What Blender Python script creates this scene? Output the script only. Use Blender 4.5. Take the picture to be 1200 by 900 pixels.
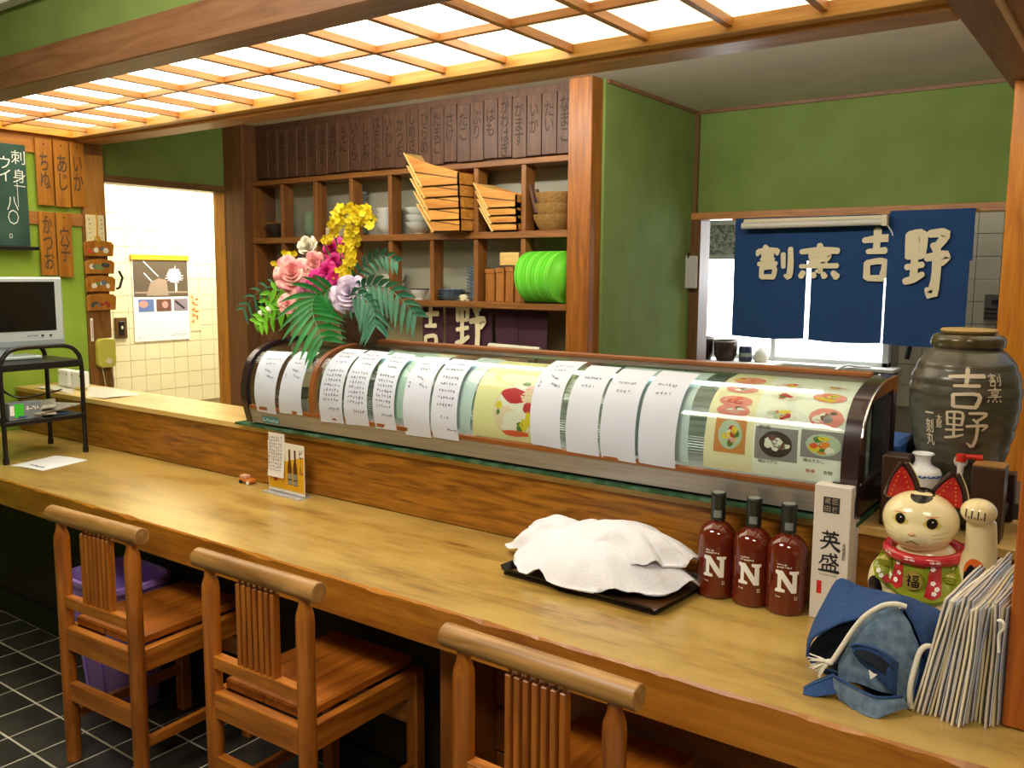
import bpy, bmesh, math, random
from mathutils import Vector, Matrix, noise
from mathutils.bvhtree import BVHTree
for o in list(bpy.data.objects): bpy.data.objects.remove(o)
SC = bpy.context.scene
COL = SC.collection
PI = math.pi
random.seed(7)

# ------------------------------------------------------------------ camera
YAW, PITCH, ROLL, FPX = -0.6243, -0.12434, 0.00683, 1034.7
EYE = Vector((0, 0, 1.5))
_f = Vector((math.sin(YAW)*math.cos(PITCH), math.cos(YAW)*math.cos(PITCH), math.sin(PITCH)))
_r0 = Vector((math.cos(YAW), -math.sin(YAW), 0)); _u0 = _r0.cross(_f)
_r = math.cos(ROLL)*_r0 + math.sin(ROLL)*_u0
_u = -math.sin(ROLL)*_r0 + math.cos(ROLL)*_u0
cd = bpy.data.cameras.new('camera'); cam = bpy.data.objects.new('camera', cd); COL.objects.link(cam)
cd.sensor_fit = 'HORIZONTAL'; cd.sensor_width = 36; cd.lens = FPX/1200*36; cd.clip_start = .02
cam.matrix_world = Matrix.Translation(EYE) @ Matrix((_r, _u, -_f)).transposed().to_4x4()
SC.camera = cam

# ------------------------------------------------------------------ light
SC.view_settings.view_transform = 'Standard'; SC.view_settings.look = 'None'
SC.view_settings.gamma = 1; SC.view_settings.use_curve_mapping = False
SC.view_settings.exposure = 0.6
w = bpy.data.worlds.new('world'); SC.world = w; w.use_nodes = True
w.node_tree.nodes['Background'].inputs[0].default_value = (.75, .85, 1, 1)
w.node_tree.nodes['Background'].inputs[1].default_value = 0.6

def area(name, loc, size, power, color, target=None, size_y=None):
    l = bpy.data.lights.new(name, 'AREA'); l.energy = power; l.color = color
    l.shape = 'RECTANGLE'; l.size = size; l.size_y = size_y or size
    o = bpy.data.objects.new(name, l); COL.objects.link(o); o.location = loc
    d = (Vector(target) - Vector(loc)) if target else Vector((0, 0, -1))
    o.rotation_euler = d.to_track_quat('-Z', 'Y').to_euler()
    return o
area('dining_ceiling_lamp', (-1.6, .35, 2.5), .9, 26, (1, .9, .74), size_y=.5)
area('dining_ceiling_lamp', (.3, .1, 2.5), .7, 17, (1, .88, .7), size_y=.5)
area('corridor_lamp', (-4.95, 3.6, 2.3), .5, 36, (1, .94, .78), size_y=.9)
area('kitchen_daylight', (-1.8, 5.3, 1.62), 1.1, 9, (.93, .97, 1), target=(-1.6, 4, 1.2), size_y=.6)
area('aisle_fill', (-1.9, 2.60, 2.28), 3.0, 20, (1, .94, .82), target=(-1.9, 4.2, 2.2), size_y=.04)  # added fill hidden behind the lattice frame, lifts shelves and grey ceiling
area('kitchen_fill', (-1.0, 4.9, 2.32), .8, 5, (1, .97, .9), size_y=.3)  # added fill inside the kitchen, stands for no visible fixture
area('showcase_lamp', (-1.4, 2.15, 1.222), 1.6, 1.6, (.95, 1, .95), size_y=.03)

# ------------------------------------------------------------------ helpers
K = 4.5/3.85          # the back of the room was surveyed in its own unit; K brings it to metres about the eye
BACK = False
def kk(p):
    p = Vector(p)
    return EYE + (p-EYE)*K if BACK else p
def ray(px, py):
    return _r*((px-600)/FPX) - _u*((py-450)/FPX) + _f
def at(px, py, Y):      # the point of the upright plane y = Y seen there
    d = ray(px, py); return EYE + d*(Y/d.y)
def tag(o, label, cat=None, group=None, kind=None):
    if label: o['label'] = label
    if cat: o['category'] = cat
    if group: o['group'] = group
    if kind: o['kind'] = kind
    return o
def thing(name, label, cat, loc=(0, 0, 0), group=None, rz=0):
    o = bpy.data.objects.new(name, None); COL.objects.link(o); o.location = kk(loc)
    o.empty_display_size = .05; o.rotation_euler.z = rz
    return tag(o, label, cat, group)
def origin(o):
    v = Vector((0, 0, 0))
    while o: v += o.location; o = o.parent
    return v
def copy_tree(o, parent=None):
    c = o.copy(); COL.objects.link(c); c.parent = parent
    for ch in [x for x in o.children]: copy_tree(ch, c)
    return c
def srgb(h):
    h = h.lstrip('#'); out = []
    for i in (0, 2, 4):
        c = int(h[i:i+2], 16)/255; out.append(c/12.92 if c <= .04045 else ((c+.055)/1.055)**2.4)
    return (*out, 1)
MATS = {}
def mat(name, c, rough=.5, metal=0, c2=None, nscale=20, stretch=(1, 1, 1), bump=0, coat=0, emit=0, alpha=None, trans=0, detail=4, lo=.35, hi=.65, ior=1.45, sub=0, spec=.5):
    if name in MATS: return MATS[name]
    m = bpy.data.materials.new(name); m.use_nodes = True; MATS[name] = m
    n = m.node_tree; b = n.nodes['Principled BSDF']
    b.inputs['Base Color'].default_value = srgb(c); b.inputs['Roughness'].default_value = rough
    b.inputs['Metallic'].default_value = metal; b.inputs['Coat Weight'].default_value = coat
    b.inputs['IOR'].default_value = ior; b.inputs['Specular IOR Level'].default_value = spec
    if trans: b.inputs['Transmission Weight'].default_value = trans
    if alpha is not None: b.inputs['Alpha'].default_value = alpha
    if emit:
        b.inputs['Emission Color'].default_value = srgb(c); b.inputs['Emission Strength'].default_value = emit
    if c2 or bump:
        tc = n.nodes.new('ShaderNodeTexCoord'); mp = n.nodes.new('ShaderNodeMapping')
        mp.inputs['Scale'].default_value = stretch
        nz = n.nodes.new('ShaderNodeTexNoise'); nz.inputs['Scale'].default_value = nscale; nz.inputs['Detail'].default_value = detail
        n.links.new(tc.outputs['Object'], mp.inputs[0]); n.links.new(mp.outputs[0], nz.inputs['Vector'])
        if c2:
            r = n.nodes.new('ShaderNodeValToRGB')
            r.color_ramp.elements[0].position = lo; r.color_ramp.elements[1].position = hi
            r.color_ramp.elements[0].color = srgb(c); r.color_ramp.elements[1].color = srgb(c2)
            n.links.new(nz.outputs[0], r.inputs[0]); n.links.new(r.outputs[0], b.inputs['Base Color'])
            if emit: n.links.new(r.outputs[0], b.inputs['Emission Color'])
        if bump:
            bp = n.nodes.new('ShaderNodeBump'); bp.inputs['Strength'].default_value = bump; bp.inputs['Distance'].default_value = .003
            n.links.new(nz.outputs[0], bp.inputs['Height']); n.links.new(bp.outputs[0], b.inputs['Normal'])
    return m
def wood(name, dark, light, axis='x', rough=.45, scale=1.0, coat=.15, wear=None, bump=.25, wearpos=.6):
    """streaky grain along one axis, optional pale worn patches"""
    if name in MATS: return MATS[name]
    m = mat(name, dark, rough, coat=coat); n = m.node_tree; b = n.nodes['Principled BSDF']
    b.inputs['Coat Roughness'].default_value = .3
    st = {'x': (1.2, 14, 14), 'y': (14, 1.2, 14), 'z': (14, 14, 1.2)}[axis]
    tc = n.nodes.new('ShaderNodeTexCoord'); mp = n.nodes.new('ShaderNodeMapping'); mp.inputs['Scale'].default_value = st
    oi = n.nodes.new('ShaderNodeObjectInfo'); ad = n.nodes.new('ShaderNodeVectorMath'); ad.operation = 'ADD'
    n.links.new(tc.outputs['Object'], ad.inputs[0]); n.links.new(oi.outputs['Random'], ad.inputs[1])
    n.links.new(ad.outputs[0], mp.inputs[0])
    n1 = n.nodes.new('ShaderNodeTexNoise'); n1.inputs['Scale'].default_value = 2.6*scale; n1.inputs['Detail'].default_value = 8
    n1.inputs['Distortion'].default_value = 1.1
    n.links.new(mp.outputs[0], n1.inputs['Vector'])
    r = n.nodes.new('ShaderNodeValToRGB'); e = r.color_ramp.elements
    e[0].position = .32; e[1].position = .68; e[0].color = srgb(dark); e[1].color = srgb(light)
    n.links.new(n1.outputs[0], r.inputs[0]); out = r.outputs[0]
    if wear:
        n2 = n.nodes.new('ShaderNodeTexNoise'); n2.inputs['Scale'].default_value = 2.2; n2.inputs['Detail'].default_value = 9; n2.inputs['Roughness'].default_value = .65
        m2 = n.nodes.new('ShaderNodeMapping'); m2.inputs['Scale'].default_value = tuple(1 if abs(v-1.2) < .1 else 3.2 for v in st)
        n.links.new(ad.outputs[0], m2.inputs[0]); n.links.new(m2.outputs[0], n2.inputs['Vector'])
        r2 = n.nodes.new('ShaderNodeValToRGB'); r2.color_ramp.elements[0].position = wearpos-.18; r2.color_ramp.elements[1].position = wearpos+.08
        n.links.new(n2.outputs[0], r2.inputs[0])
        mx = n.nodes.new('ShaderNodeMix'); mx.data_type = 'RGBA'; n.links.new(r2.outputs[0], mx.inputs[0])
        n.links.new(out, mx.inputs[6]); mx.inputs[7].default_value = srgb(wear); out = mx.outputs[2]
    n.links.new(out, b.inputs['Base Color'])
    bp = n.nodes.new('ShaderNodeBump'); bp.inputs['Strength'].default_value = bump; bp.inputs['Distance'].default_value = .002
    n.links.new(n1.outputs[0], bp.inputs['Height']); n.links.new(bp.outputs[0], b.inputs['Normal'])
    return m

class MB:
    def __init__(s): s.v = []; s.f = []
    def add(s, vs, fs):
        o = len(s.v); s.v += [Vector(v) for v in vs]; s.f += [[i+o for i in f] for f in fs]; return s
    def box(s, a, b, rot=None, at_=None):
        vs = [Vector((x, y, z)) for z in (a[2], b[2]) for y in (a[1], b[1]) for x in (a[0], b[0])]
        if rot:
            c = Vector(at_) if at_ else sum(vs, Vector())/8
            vs = [c + rot @ (v-c) for v in vs]
        return s.add(vs, [(0, 2, 3, 1), (4, 5, 7, 6), (0, 1, 5, 4), (2, 6, 7, 3), (0, 4, 6, 2), (1, 3, 7, 5)])
    def cyl(s, p0, p1, r0, r1=None, n=16, caps=True):
        r1 = r0 if r1 is None else r1
        return s.tube([p0, p1], [r0, r1], n, caps)
    def tube(s, pts, rad, n=10, caps=True, closed=False):
        pts = [Vector(p) for p in pts]
        if not isinstance(rad, (list, tuple)): rad = [rad]*len(pts)
        vs = []; fs = []; N = len(pts); prev = None
        for i, p in enumerate(pts):
            t = (pts[(i+1) % N if closed else min(i+1, N-1)] - pts[(i-1) % N if closed else max(i-1, 0)])
            if t.length < 1e-9: t = Vector((0, 0, 1))
            t.normalize()
            a = prev - t*prev.dot(t) if prev else t.orthogonal()
            if a.length < 1e-6: a = t.orthogonal()
            a.normalize(); prev = a; b = t.cross(a)
            for k in range(n):
                an = 2*PI*k/n; vs.append(p + rad[i]*(a*math.cos(an) + b*math.sin(an)))
        for i in range(N if closed else N-1):
            j = (i+1) % N
            for k in range(n):
                l = (k+1) % n; fs.append((i*n+k, i*n+l, j*n+l, j*n+k))
        if caps and not closed: fs.append(tuple(range(n))[::-1]); fs.append(tuple((N-1)*n+k for k in range(n)))
        return s.add(vs, fs)
    def lathe(s, prof, c=(0, 0, 0), n=28, caps=True, axis='z', sx=1, sy=1):
        vs = []; fs = []; c = Vector(c)
        for r, h in prof:
            for k in range(n):
                a = 2*PI*k/n
                q = (r*math.cos(a)*sx, r*math.sin(a)*sy, h)
                if axis == 'x': q = (h, q[0], q[1])
                if axis == 'y': q = (q[0], h, q[1])
                vs.append(c + Vector(q))
        for i in range(len(prof)-1):
            for k in range(n):
                l = (k+1) % n; fs.append((i*n+k, i*n+l, (i+1)*n+l, (i+1)*n+k))
        if caps: fs.append(tuple(range(n))[::-1]); fs.append(tuple((len(prof)-1)*n+k for k in range(n)))
        return s.add(vs, fs)
    def grid(s, fn, nu, nv, th=0):
        """sheet fn(u,v); with th it gets a second side th away along its normal"""
        P = [[Vector(fn(i/nu, j/nv)) for j in range(nv+1)] for i in range(nu+1)]
        o = len(s.v); W = nv+1
        def nm(i, j):
            a = P[min(i+1, nu)][j]-P[max(i-1, 0)][j]; b = P[i][min(j+1, nv)]-P[i][max(j-1, 0)]
            c = a.cross(b); return c.normalized() if c.length > 1e-12 else Vector((0, 0, 1))
        s.v += [p for r in P for p in r]
        for i in range(nu):
            for j in range(nv): s.f.append([o+i*W+j, o+(i+1)*W+j, o+(i+1)*W+j+1, o+i*W+j+1])
        if th:
            q = len(s.v); s.v += [P[i][j]-nm(i, j)*th for i in range(nu+1) for j in range(nv+1)]
            for i in range(nu):
                for j in range(nv): s.f.append([q+i*W+j, q+i*W+j+1, q+(i+1)*W+j+1, q+(i+1)*W+j])
            for i in range(nu):
                s.f.append([o+i*W, q+i*W, q+(i+1)*W, o+(i+1)*W]); s.f.append([o+i*W+nv, o+(i+1)*W+nv, q+(i+1)*W+nv, q+i*W+nv])
            for j in range(nv):
                s.f.append([o+j, o+j+1, q+j+1, q+j]); s.f.append([o+nu*W+j, q+nu*W+j, q+nu*W+j+1, o+nu*W+j+1])
        return s
    def prism(s, poly, d):
        """planar polygon (3D points) extruded by vector d"""
        n = len(poly); d = Vector(d); vs = [Vector(p) for p in poly]; vs += [p+d for p in vs]
        return s.add(vs, [tuple(range(n))[::-1], tuple(range(n, 2*n))] + [(i, (i+1) % n, n+(i+1) % n, n+i) for i in range(n)])
    def ell(s, c, r, n=16, m=10, rot=None):
        prof = [(math.sin(PI*i/m), -math.cos(PI*i/m)) for i in range(m+1)]; c = Vector(c); vs = []; fs = []
        for rr, h in prof:
            for k in range(n):
                q = Vector((max(rr, 1e-4)*math.cos(2*PI*k/n)*r[0], max(rr, 1e-4)*math.sin(2*PI*k/n)*r[1], h*r[2]))
                vs.append(c + (rot @ q if rot else q))
        for i in range(m):
            for k in range(n):
                l = (k+1) % n; fs.append((i*n+k, i*n+l, (i+1)*n+l, (i+1)*n+k))
        return s.add(vs, fs)
    def mesh(s, name, off=Vector((0, 0, 0))):
        me = bpy.data.meshes.new(name)
        me.from_pydata([tuple(kk(v)-off) for v in s.v], [], s.f); return me
    def build(s, name, m, parent=None, smooth=False, bevel=0, label=None, cat=None, group=None, kind=None, loc=None):
        off = origin(parent) if parent else (kk(loc) if loc else Vector((0, 0, 0)))
        if parent is None and loc is None:
            P = [kk(v) for v in s.v]; n = len(P)
            off = Vector((sum(p.x for p in P)/n, sum(p.y for p in P)/n, min(p.z for p in P)))
        me = s.mesh(name, off)
        bm = bmesh.new(); bm.from_mesh(me)
        bmesh.ops.recalc_face_normals(bm, faces=bm.faces)
        if bevel:
            es = [e for e in bm.edges if len(e.link_faces) == 2 and e.calc_face_angle(0) > .6]
            bmesh.ops.bevel(bm, geom=es, offset=bevel, segments=1, affect='EDGES', clamp_overlap=True)
        bm.to_mesh(me); bm.free()
        me.materials.append(m)
        if smooth:
            for p in me.polygons: p.use_smooth = True
            me.set_sharp_from_angle(angle=math.radians(smooth if smooth > 1 else 40))
        o = bpy.data.objects.new(name, me); COL.objects.link(o)
        if parent: o.parent = parent
        else: o.location = off
        return tag(o, label, cat, group, kind)
def box(name, a, b, m, parent=None, bevel=0, **k): return MB().box(a, b).build(name, m, parent, bevel=bevel, **k)

def remeshed(mb, name, m, parent, voxel, smooth_it=6, disp=None, label=None):
    """several overlapping lumps fused into one continuous skin"""
    o = mb.build(name, m, parent, smooth=80)
    r = o.modifiers.new('r', 'REMESH'); r.mode = 'VOXEL'; r.voxel_size = voxel
    q = o.modifiers.new('s', 'SMOOTH'); q.iterations = smooth_it; q.factor = .6
    dg = bpy.context.evaluated_depsgraph_get(); dg.update()
    me = bpy.data.meshes.new_from_object(o.evaluated_get(dg)); o.modifiers.clear(); o.data = me
    if disp:
        for v in me.vertices: v.co = disp(v.co.copy(), v.normal.copy())
    for p in me.polygons: p.use_smooth = True
    if label: o['label'] = label
    return o
_tc = {}
def glyphs(s, bold=0, vertical=False, res=2, extr=0):
    key = (s, bold, vertical, res)
    if key not in _tc:
        c = bpy.data.curves.new('t', 'FONT'); c.body = '\n'.join(s) if vertical else s
        c.resolution_u = res; c.offset = bold; c.space_line = .86 if vertical else 1
        if vertical: c.align_x = 'CENTER'
        o = bpy.data.objects.new('t', c); COL.objects.link(o)
        dg = bpy.context.evaluated_depsgraph_get(); dg.update()
        me = bpy.data.meshes.new_from_object(o.evaluated_get(dg))
        V = [(v.co.x, v.co.y) for v in me.vertices]; F = [tuple(p.vertices) for p in me.polygons]
        bpy.data.objects.remove(o); bpy.data.curves.remove(c); bpy.data.meshes.remove(me)
        x0 = min(v[0] for v in V); x1 = max(v[0] for v in V); y0 = min(v[1] for v in V); y1 = max(v[1] for v in V)
        _tc[key] = ([((x-(x0+x1)/2)/(x1-x0), (y-(y0+y1)/2)/(y1-y0)) for x, y in V], F)
    return _tc[key]
def lettering(name, parent, s, w_, h_, fn, m, vertical=False, bold=0, cut=0, label=None, res=2, skew=0):
    V, F = glyphs(s, bold, vertical, res)
    bm = bmesh.new(); vs = [bm.verts.new((x*w_+skew*y*h_, y*h_, 0)) for x, y in V]
    for f in F:
        try: bm.faces.new([vs[i] for i in f])
        except ValueError: pass
    if cut:
        for ax, L in ((0, w_), (1, h_)):
            k = -L/2+cut
            while k < L/2:
                no = (1, 0, 0) if ax == 0 else (0, 1, 0)
                bmesh.ops.bisect_plane(bm, geom=bm.verts[:]+bm.edges[:]+bm.faces[:], plane_co=tuple(k*q for q in no), plane_no=no)
                k += cut
    off = origin(parent)
    for v in bm.verts: v.co = kk(fn(v.co.x, v.co.y)) - off
    me = bpy.data.meshes.new(name); bm.to_mesh(me); bm.free(); me.materials.append(m)
    o = bpy.data.objects.new(name, me); COL.objects.link(o); o.parent = parent
    if label: o['label'] = label
    return o
def shape2d(name, parent, polys, fn, m, cut=0, label=None, layers=None):
    bm = bmesh.new()
    for i, P in enumerate(polys):
        try: bm.faces.new([bm.verts.new((x, y, (layers[i] if layers else i % 9)*.00004)) for x, y in P])
        except ValueError: pass
    if cut:
        xs_ = [v.co.x for v in bm.verts]; ys_ = [v.co.y for v in bm.verts]
        for ax, lo, hi in ((0, min(xs_), max(xs_)), (1, min(ys_), max(ys_))):
            k = lo+cut
            while k < hi:
                no = (1, 0, 0) if ax == 0 else (0, 1, 0)
                bmesh.ops.bisect_plane(bm, geom=bm.verts[:]+bm.edges[:]+bm.faces[:], plane_co=tuple(k*q for q in no), plane_no=no)
                k += cut
    off = origin(parent)
    for v in bm.verts:
        x, y, z = v.co; p = Vector(fn(x, y))
        if z > 0:
            n_ = (Vector(fn(x+.001, y))-p).cross(Vector(fn(x, y+.001))-p)
            if n_.length > 1e-12:
                n_.normalize(); p = p + n_*(z if n_.dot(EYE-p) > 0 else -z)
        v.co = kk(p) - off
    me = bpy.data.meshes.new(name); bm.to_mesh(me); bm.free(); me.materials.append(m)
    o = bpy.data.objects.new(name, me); COL.objects.link(o); o.parent = parent
    if label: o['label'] = label
    return o
def brush(name, parent, strokes, w_, h_, fn, m, cut=0, pen=1.0, label=None):
    """brush calligraphy: strokes = lists of (x, y, width) in a unit box, swept into rounded ribbons"""
    polys = []; lay = []
    for si, S in enumerate(strokes):
        P = [catmull([(a*w_, b*h_, c*pen*(w_+h_)/2) for a, b, c in S], i/8) for i in range(9)]
        L = []; R = []
        for i, p in enumerate(P):
            d = P[min(i+1, 8)]-P[max(i-1, 0)]; d.z = 0
            d = d.normalized() if d.length > 1e-9 else Vector((1, 0, 0)); n_ = Vector((-d.y, d.x, 0)); q = p.z/2
            if i == 0:
                a = p-d*q*.6; L.append((a.x+n_.x*q*.5, a.y+n_.y*q*.5)); R.append((a.x-n_.x*q*.5, a.y-n_.y*q*.5))
            L.append((p.x+n_.x*q, p.y+n_.y*q)); R.append((p.x-n_.x*q, p.y-n_.y*q))
            if i == 8:
                a = p+d*q*.5; L.append((a.x+n_.x*q*.4, a.y+n_.y*q*.4)); R.append((a.x-n_.x*q*.4, a.y-n_.y*q*.4))
        for i in range(len(L)-1): polys.append([L[i], R[i], R[i+1], L[i+1]]); lay.append(si*2+i % 2)
    return shape2d(name, parent, polys, fn, m, cut, label, lay)
W = .13
GL = {
 '割': [[(-.3, .48, .1), (-.22, .42, .1)], [(-.48, .34, .1), (-.2, .36, W), (.08, .36, .1)], [(-.48, .34, .1), (-.5, .22, .07)], [(.08, .36, .1), (.06, .24, .06)],
  [(-.36, .22, .08), (-.05, .23, .08)], [(-.38, .1, .08), (-.02, .11, .08)], [(-.46, -.04, .09), (.06, -.02, .09)], [(-.2, .3, .09), (-.2, 0, .1)],
  [(-.36, -.14, .1), (-.36, -.44, .1)], [(-.36, -.16, .09), (0, -.14, .1), (-.02, -.42, .1)], [(-.36, -.42, .1), (0, -.42, .1)], [(.24, .26, .1), (.26, -.14, .09)], [(.44, .42, .1), (.46, -.1, .12), (.42, -.42, .12), (.3, -.36, .05)]],
 '烹': [[(0, .5, .12), (.02, .38, .12)], [(-.5, .3, .1), (0, .34, W), (.5, .32, .12)], [(-.24, .2, .09), (-.2, .06, .09)], [(-.24, .2, .08), (.24, .21, .1), (.2, .06, .09)], [(-.2, .07, .08), (.2, .08, .08)],
  [(-.26, -.04, .08), (.2, -.02, .1), (.02, -.12, .09)], [(.02, -.1, .1), (.04, -.28, .1), (-.08, -.28, .05)], [(-.5, -.14, .08), (.5, -.12, .1)], [(-.42, -.32, .11), (-.48, -.46, .12)], [(-.14, -.36, .1), (-.12, -.46, .11)], [(.12, -.36, .1), (.18, -.46, .12)], [(.38, -.32, .1), (.5, -.46, .14)]],
 '吉': [[(-.5, .3, .1), (0, .33, W), (.48, .34, .14)], [(0, .5, .14), (0, .3, .12), (-.02, .1, .12)], [(-.34, .08, .09), (.34, .1, .12)], [(-.34, -.14, .11), (-.32, -.44, .12)], [(-.34, -.14, .1), (.32, -.12, .12), (.28, -.42, .13)], [(-.3, -.44, .1), (.28, -.44, .12)]],
 '野': [[(-.46, .46, .09), (-.44, .1, .09)], [(-.46, .46, .08), (-.1, .46, .1), (-.1, .12, .09)], [(-.44, .3, .07), (-.1, .3, .07)], [(-.44, .12, .07), (-.1, .12, .07)], [(-.28, .46, .08), (-.28, -.2, .1)], [(-.48, -.04, .08), (-.06, 0, .08)], [(-.5, -.26, .09), (-.28, -.22, .1), (-.04, -.14, .07)],
  [(.06, .46, .1), (.46, .46, .12), (.26, .26, .1)], [(.16, .3, .08), (.28, .2, .1)], [(.02, .1, .1), (.5, .14, .12), (.4, .0, .06)], [(.28, .12, .12), (.28, -.2, .11), (.2, -.46, .14), (.06, -.36, .05)]],
 '英': [[(-.42, .36, .09), (.42, .38, .11)], [(-.18, .5, .09), (-.16, .26, .08)], [(.2, .5, .1), (.14, .26, .08)], [(-.3, .18, .08), (-.3, -.04, .08)], [(-.3, .18, .07), (.3, .2, .1), (.28, -.02, .08)], [(-.5, -.06, .09), (0, -.03, .1), (.5, -.04, .12)], [(0, .28, .1), (-.02, 0, .1), (-.2, -.3, .09), (-.46, -.48, .05)], [(.02, -.08, .07), (.24, -.3, .12), (.5, -.46, .16)]],
 '盛': [[(-.34, .34, .08), (.4, .36, .1)], [(-.32, .34, .09), (-.34, .1, .09), (-.5, -.1, .05)], [(-.3, .16, .07), (-.06, .18, .08), (-.1, -.02, .07)], [(.06, .5, .09), (.14, .18, .1), (.46, -.06, .12)], [(.34, .22, .09), (.2, .04, .07), (-.02, -.08, .05)], [(.26, .5, .08), (.36, .44, .09)],
  [(-.32, -.14, .08), (-.3, -.4, .08)], [(-.32, -.14, .07), (.3, -.12, .09), (.28, -.4, .08)], [(-.1, -.14, .06), (-.1, -.4, .07)], [(.1, -.14, .06), (.1, -.4, .07)], [(-.5, -.44, .09), (0, -.42, .11), (.5, -.42, .14)]],
 '福': [[(-.36, .48, .1), (-.28, .4, .1)], [(-.5, .26, .08), (-.16, .3, .1), (-.46, -.08, .06)], [(-.3, .14, .1), (-.3, -.48, .1)], [(-.26, .06, .08), (-.12, -.04, .09)], [(0, .42, .09), (.48, .44, .1)], [(.08, .28, .08), (.1, .1, .08)], [(.08, .28, .07), (.42, .29, .08), (.38, .1, .08)], [(.1, .1, .07), (.38, .1, .07)],
  [(0, -.06, .08), (0, -.46, .08)], [(0, -.06, .07), (.48, -.05, .09), (.46, -.46, .09)], [(.02, -.26, .07), (.44, -.26, .07)], [(.24, -.06, .07), (.24, -.44, .07)], [(.0, -.45, .07), (.46, -.45, .07)]],
}
def plane(c, ex, ey):
    c, ex, ey = Vector(c), Vector(ex), Vector(ey)
    return lambda x, y: c + ex*x + ey*y
def catmull(P, t):
    n = len(P)-1; x = min(max(t, 0), 1)*n; i = min(int(x), n-1); u = x-i
    g = lambda k: Vector(P[min(max(k, 0), n)])
    a, b, c, d = g(i-1), g(i), g(i+1), g(i+2)
    return .5*((2*b)+(c-a)*u+(2*a-5*b+4*c-d)*u*u+(3*b-a-3*c+d)*u**3)
def curve(P, k=24): return [catmull(P, i/k) for i in range(k+1)]
def patch(rows, wr=0, ws=20, seed=0):
    """smooth cloth sheet through a net of points, with wrinkles"""
    def fn(u, v):
        p = catmull([catmull(r, v) for r in rows], u)
        if wr:
            q = p*ws + Vector((seed*7.1, seed*3.3, 0))
            p = p + Vector((noise.noise(q), noise.noise(q+Vector((9, 4, 2))), noise.noise(q+Vector((3, 8, 5)))))*wr
        return p
    return fn

# ------------------------------------------------------------------ materials
M_wall = mat('plaster_lime', '#8aab36', .85, c2='#96b743', nscale=6, bump=.15)
M_dgreen = mat('plaster_green', '#6a7f3c', .85, c2='#748a46', nscale=5, bump=.15)
M_ceil = mat('ceiling_board', '#c6bfb0', .8, c2='#cec7b8', nscale=4)
M_cream = mat('painted_cream', '#d8cfae', .8)
M_tile = mat('glazed_cream_tile', '#e8dcae', .25, c2='#efe6c0', nscale=3)
M_grout = mat('tile_grout', '#b9a677', .8)
M_ktile = mat('kitchen_tile', '#8f8675', .3, c2='#9d9483', nscale=3)
M_kgrout = mat('kitchen_grout', '#6d6558', .8)
M_slate = mat('slate_tile', '#272623', .38, c2='#403d38', nscale=5, bump=.3, coat=.2)
M_fgrout = mat('floor_grout', '#d0cab8', .8, c2='#aaa494', nscale=9)
W_post = wood('post_wood', '#74400f', '#a0601c', 'z', .45)
W_beam = wood('beam_wood', '#704a2e', '#8c6342', 'x', .5)
W_trim = wood('trim_wood', '#96602c', '#bf8446', 'x', .45)
W_trimy = wood('trim_wood_cross', '#96602c', '#bf8446', 'y', .45)
W_top = wood('counter_top_wood', '#64451a', '#ad8538', 'x', .3, wear='#bd9e56', wearpos=.50, coat=.6, bump=.2, scale=1.8)
W_edge = wood('counter_edge_wood', '#9c5f14', '#c07f26', 'x', .4, wear='#7c3f10', wearpos=.66)
W_panel = wood('counter_panel_wood', '#74440f', '#b57824', 'x', .38, scale=1.5)
W_lite = wood('pale_counter_wood', '#c39a50', '#d9b56c', 'x', .35, wear='#e2c684')
W_shelf = wood('shelf_wood', '#6d431b', '#8f5c28', 'x', .5)
W_shelfz = wood('shelf_wood_upright', '#6d431b', '#8f5c28', 'z', .5)
W_dark = wood('dark_plaque_wood', '#422819', '#593822', 'z', .6)
W_plaq = wood('plaque_wood', '#94580f', '#b97d28', 'z', .5)
W_chair = wood('chair_wood', '#85460f', '#b56c20', 'z', .35, coat=.3, wear='#5e2c0c', wearpos=.7)
W_chairx = wood('chair_wood_cross', '#8a4c12', '#bf7626', 'x', .35, coat=.3)
W_rail = wood('rail_wood', '#8c6431', '#b98d52', 'x', .4, wear='#6e4a22', wearpos=.68)
W_seat = wood('seat_wood', '#86460f', '#b3691f', 'y', .35)
M_brush = mat('brush_ink', '#2c1a0e', .7)
M_black = mat('black_paint', '#141212', .35)
M_white = mat('white_paper', '#f1f1ee', .7)
M_off = mat('ivory_paper', '#e6dcae', .7)
M_noren = mat('indigo_cloth', '#173a66', .9, c2='#1d4577', nscale=300, bump=.4)
M_print = mat('cream_dye', '#ddd2b0', .85)
M_steel = mat('brushed_steel', '#94908b', .38, metal=.35, c2='#a39f99', nscale=4, stretch=(1, 30, 30))
M_alu = mat('window_aluminium', '#c9cbc8', .4, metal=.3)
M_pane_lit = mat('diffuser_bright', '#fff6dc', .6, emit=3.4)
M_pane_mid = mat('diffuser_medium', '#ffedc4', .6, emit=1.15)
M_day = mat('frosted_daylight_glass', '#f4faff', .5, emit=2.6)

# ------------------------------------------------------------------ structure
def st(name, a, b, m, bevel=0, parent=None): return box(name, a, b, m, parent, bevel=bevel, kind=None if parent else 'structure')
Z0 = 1.5-1.5/K
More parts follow.
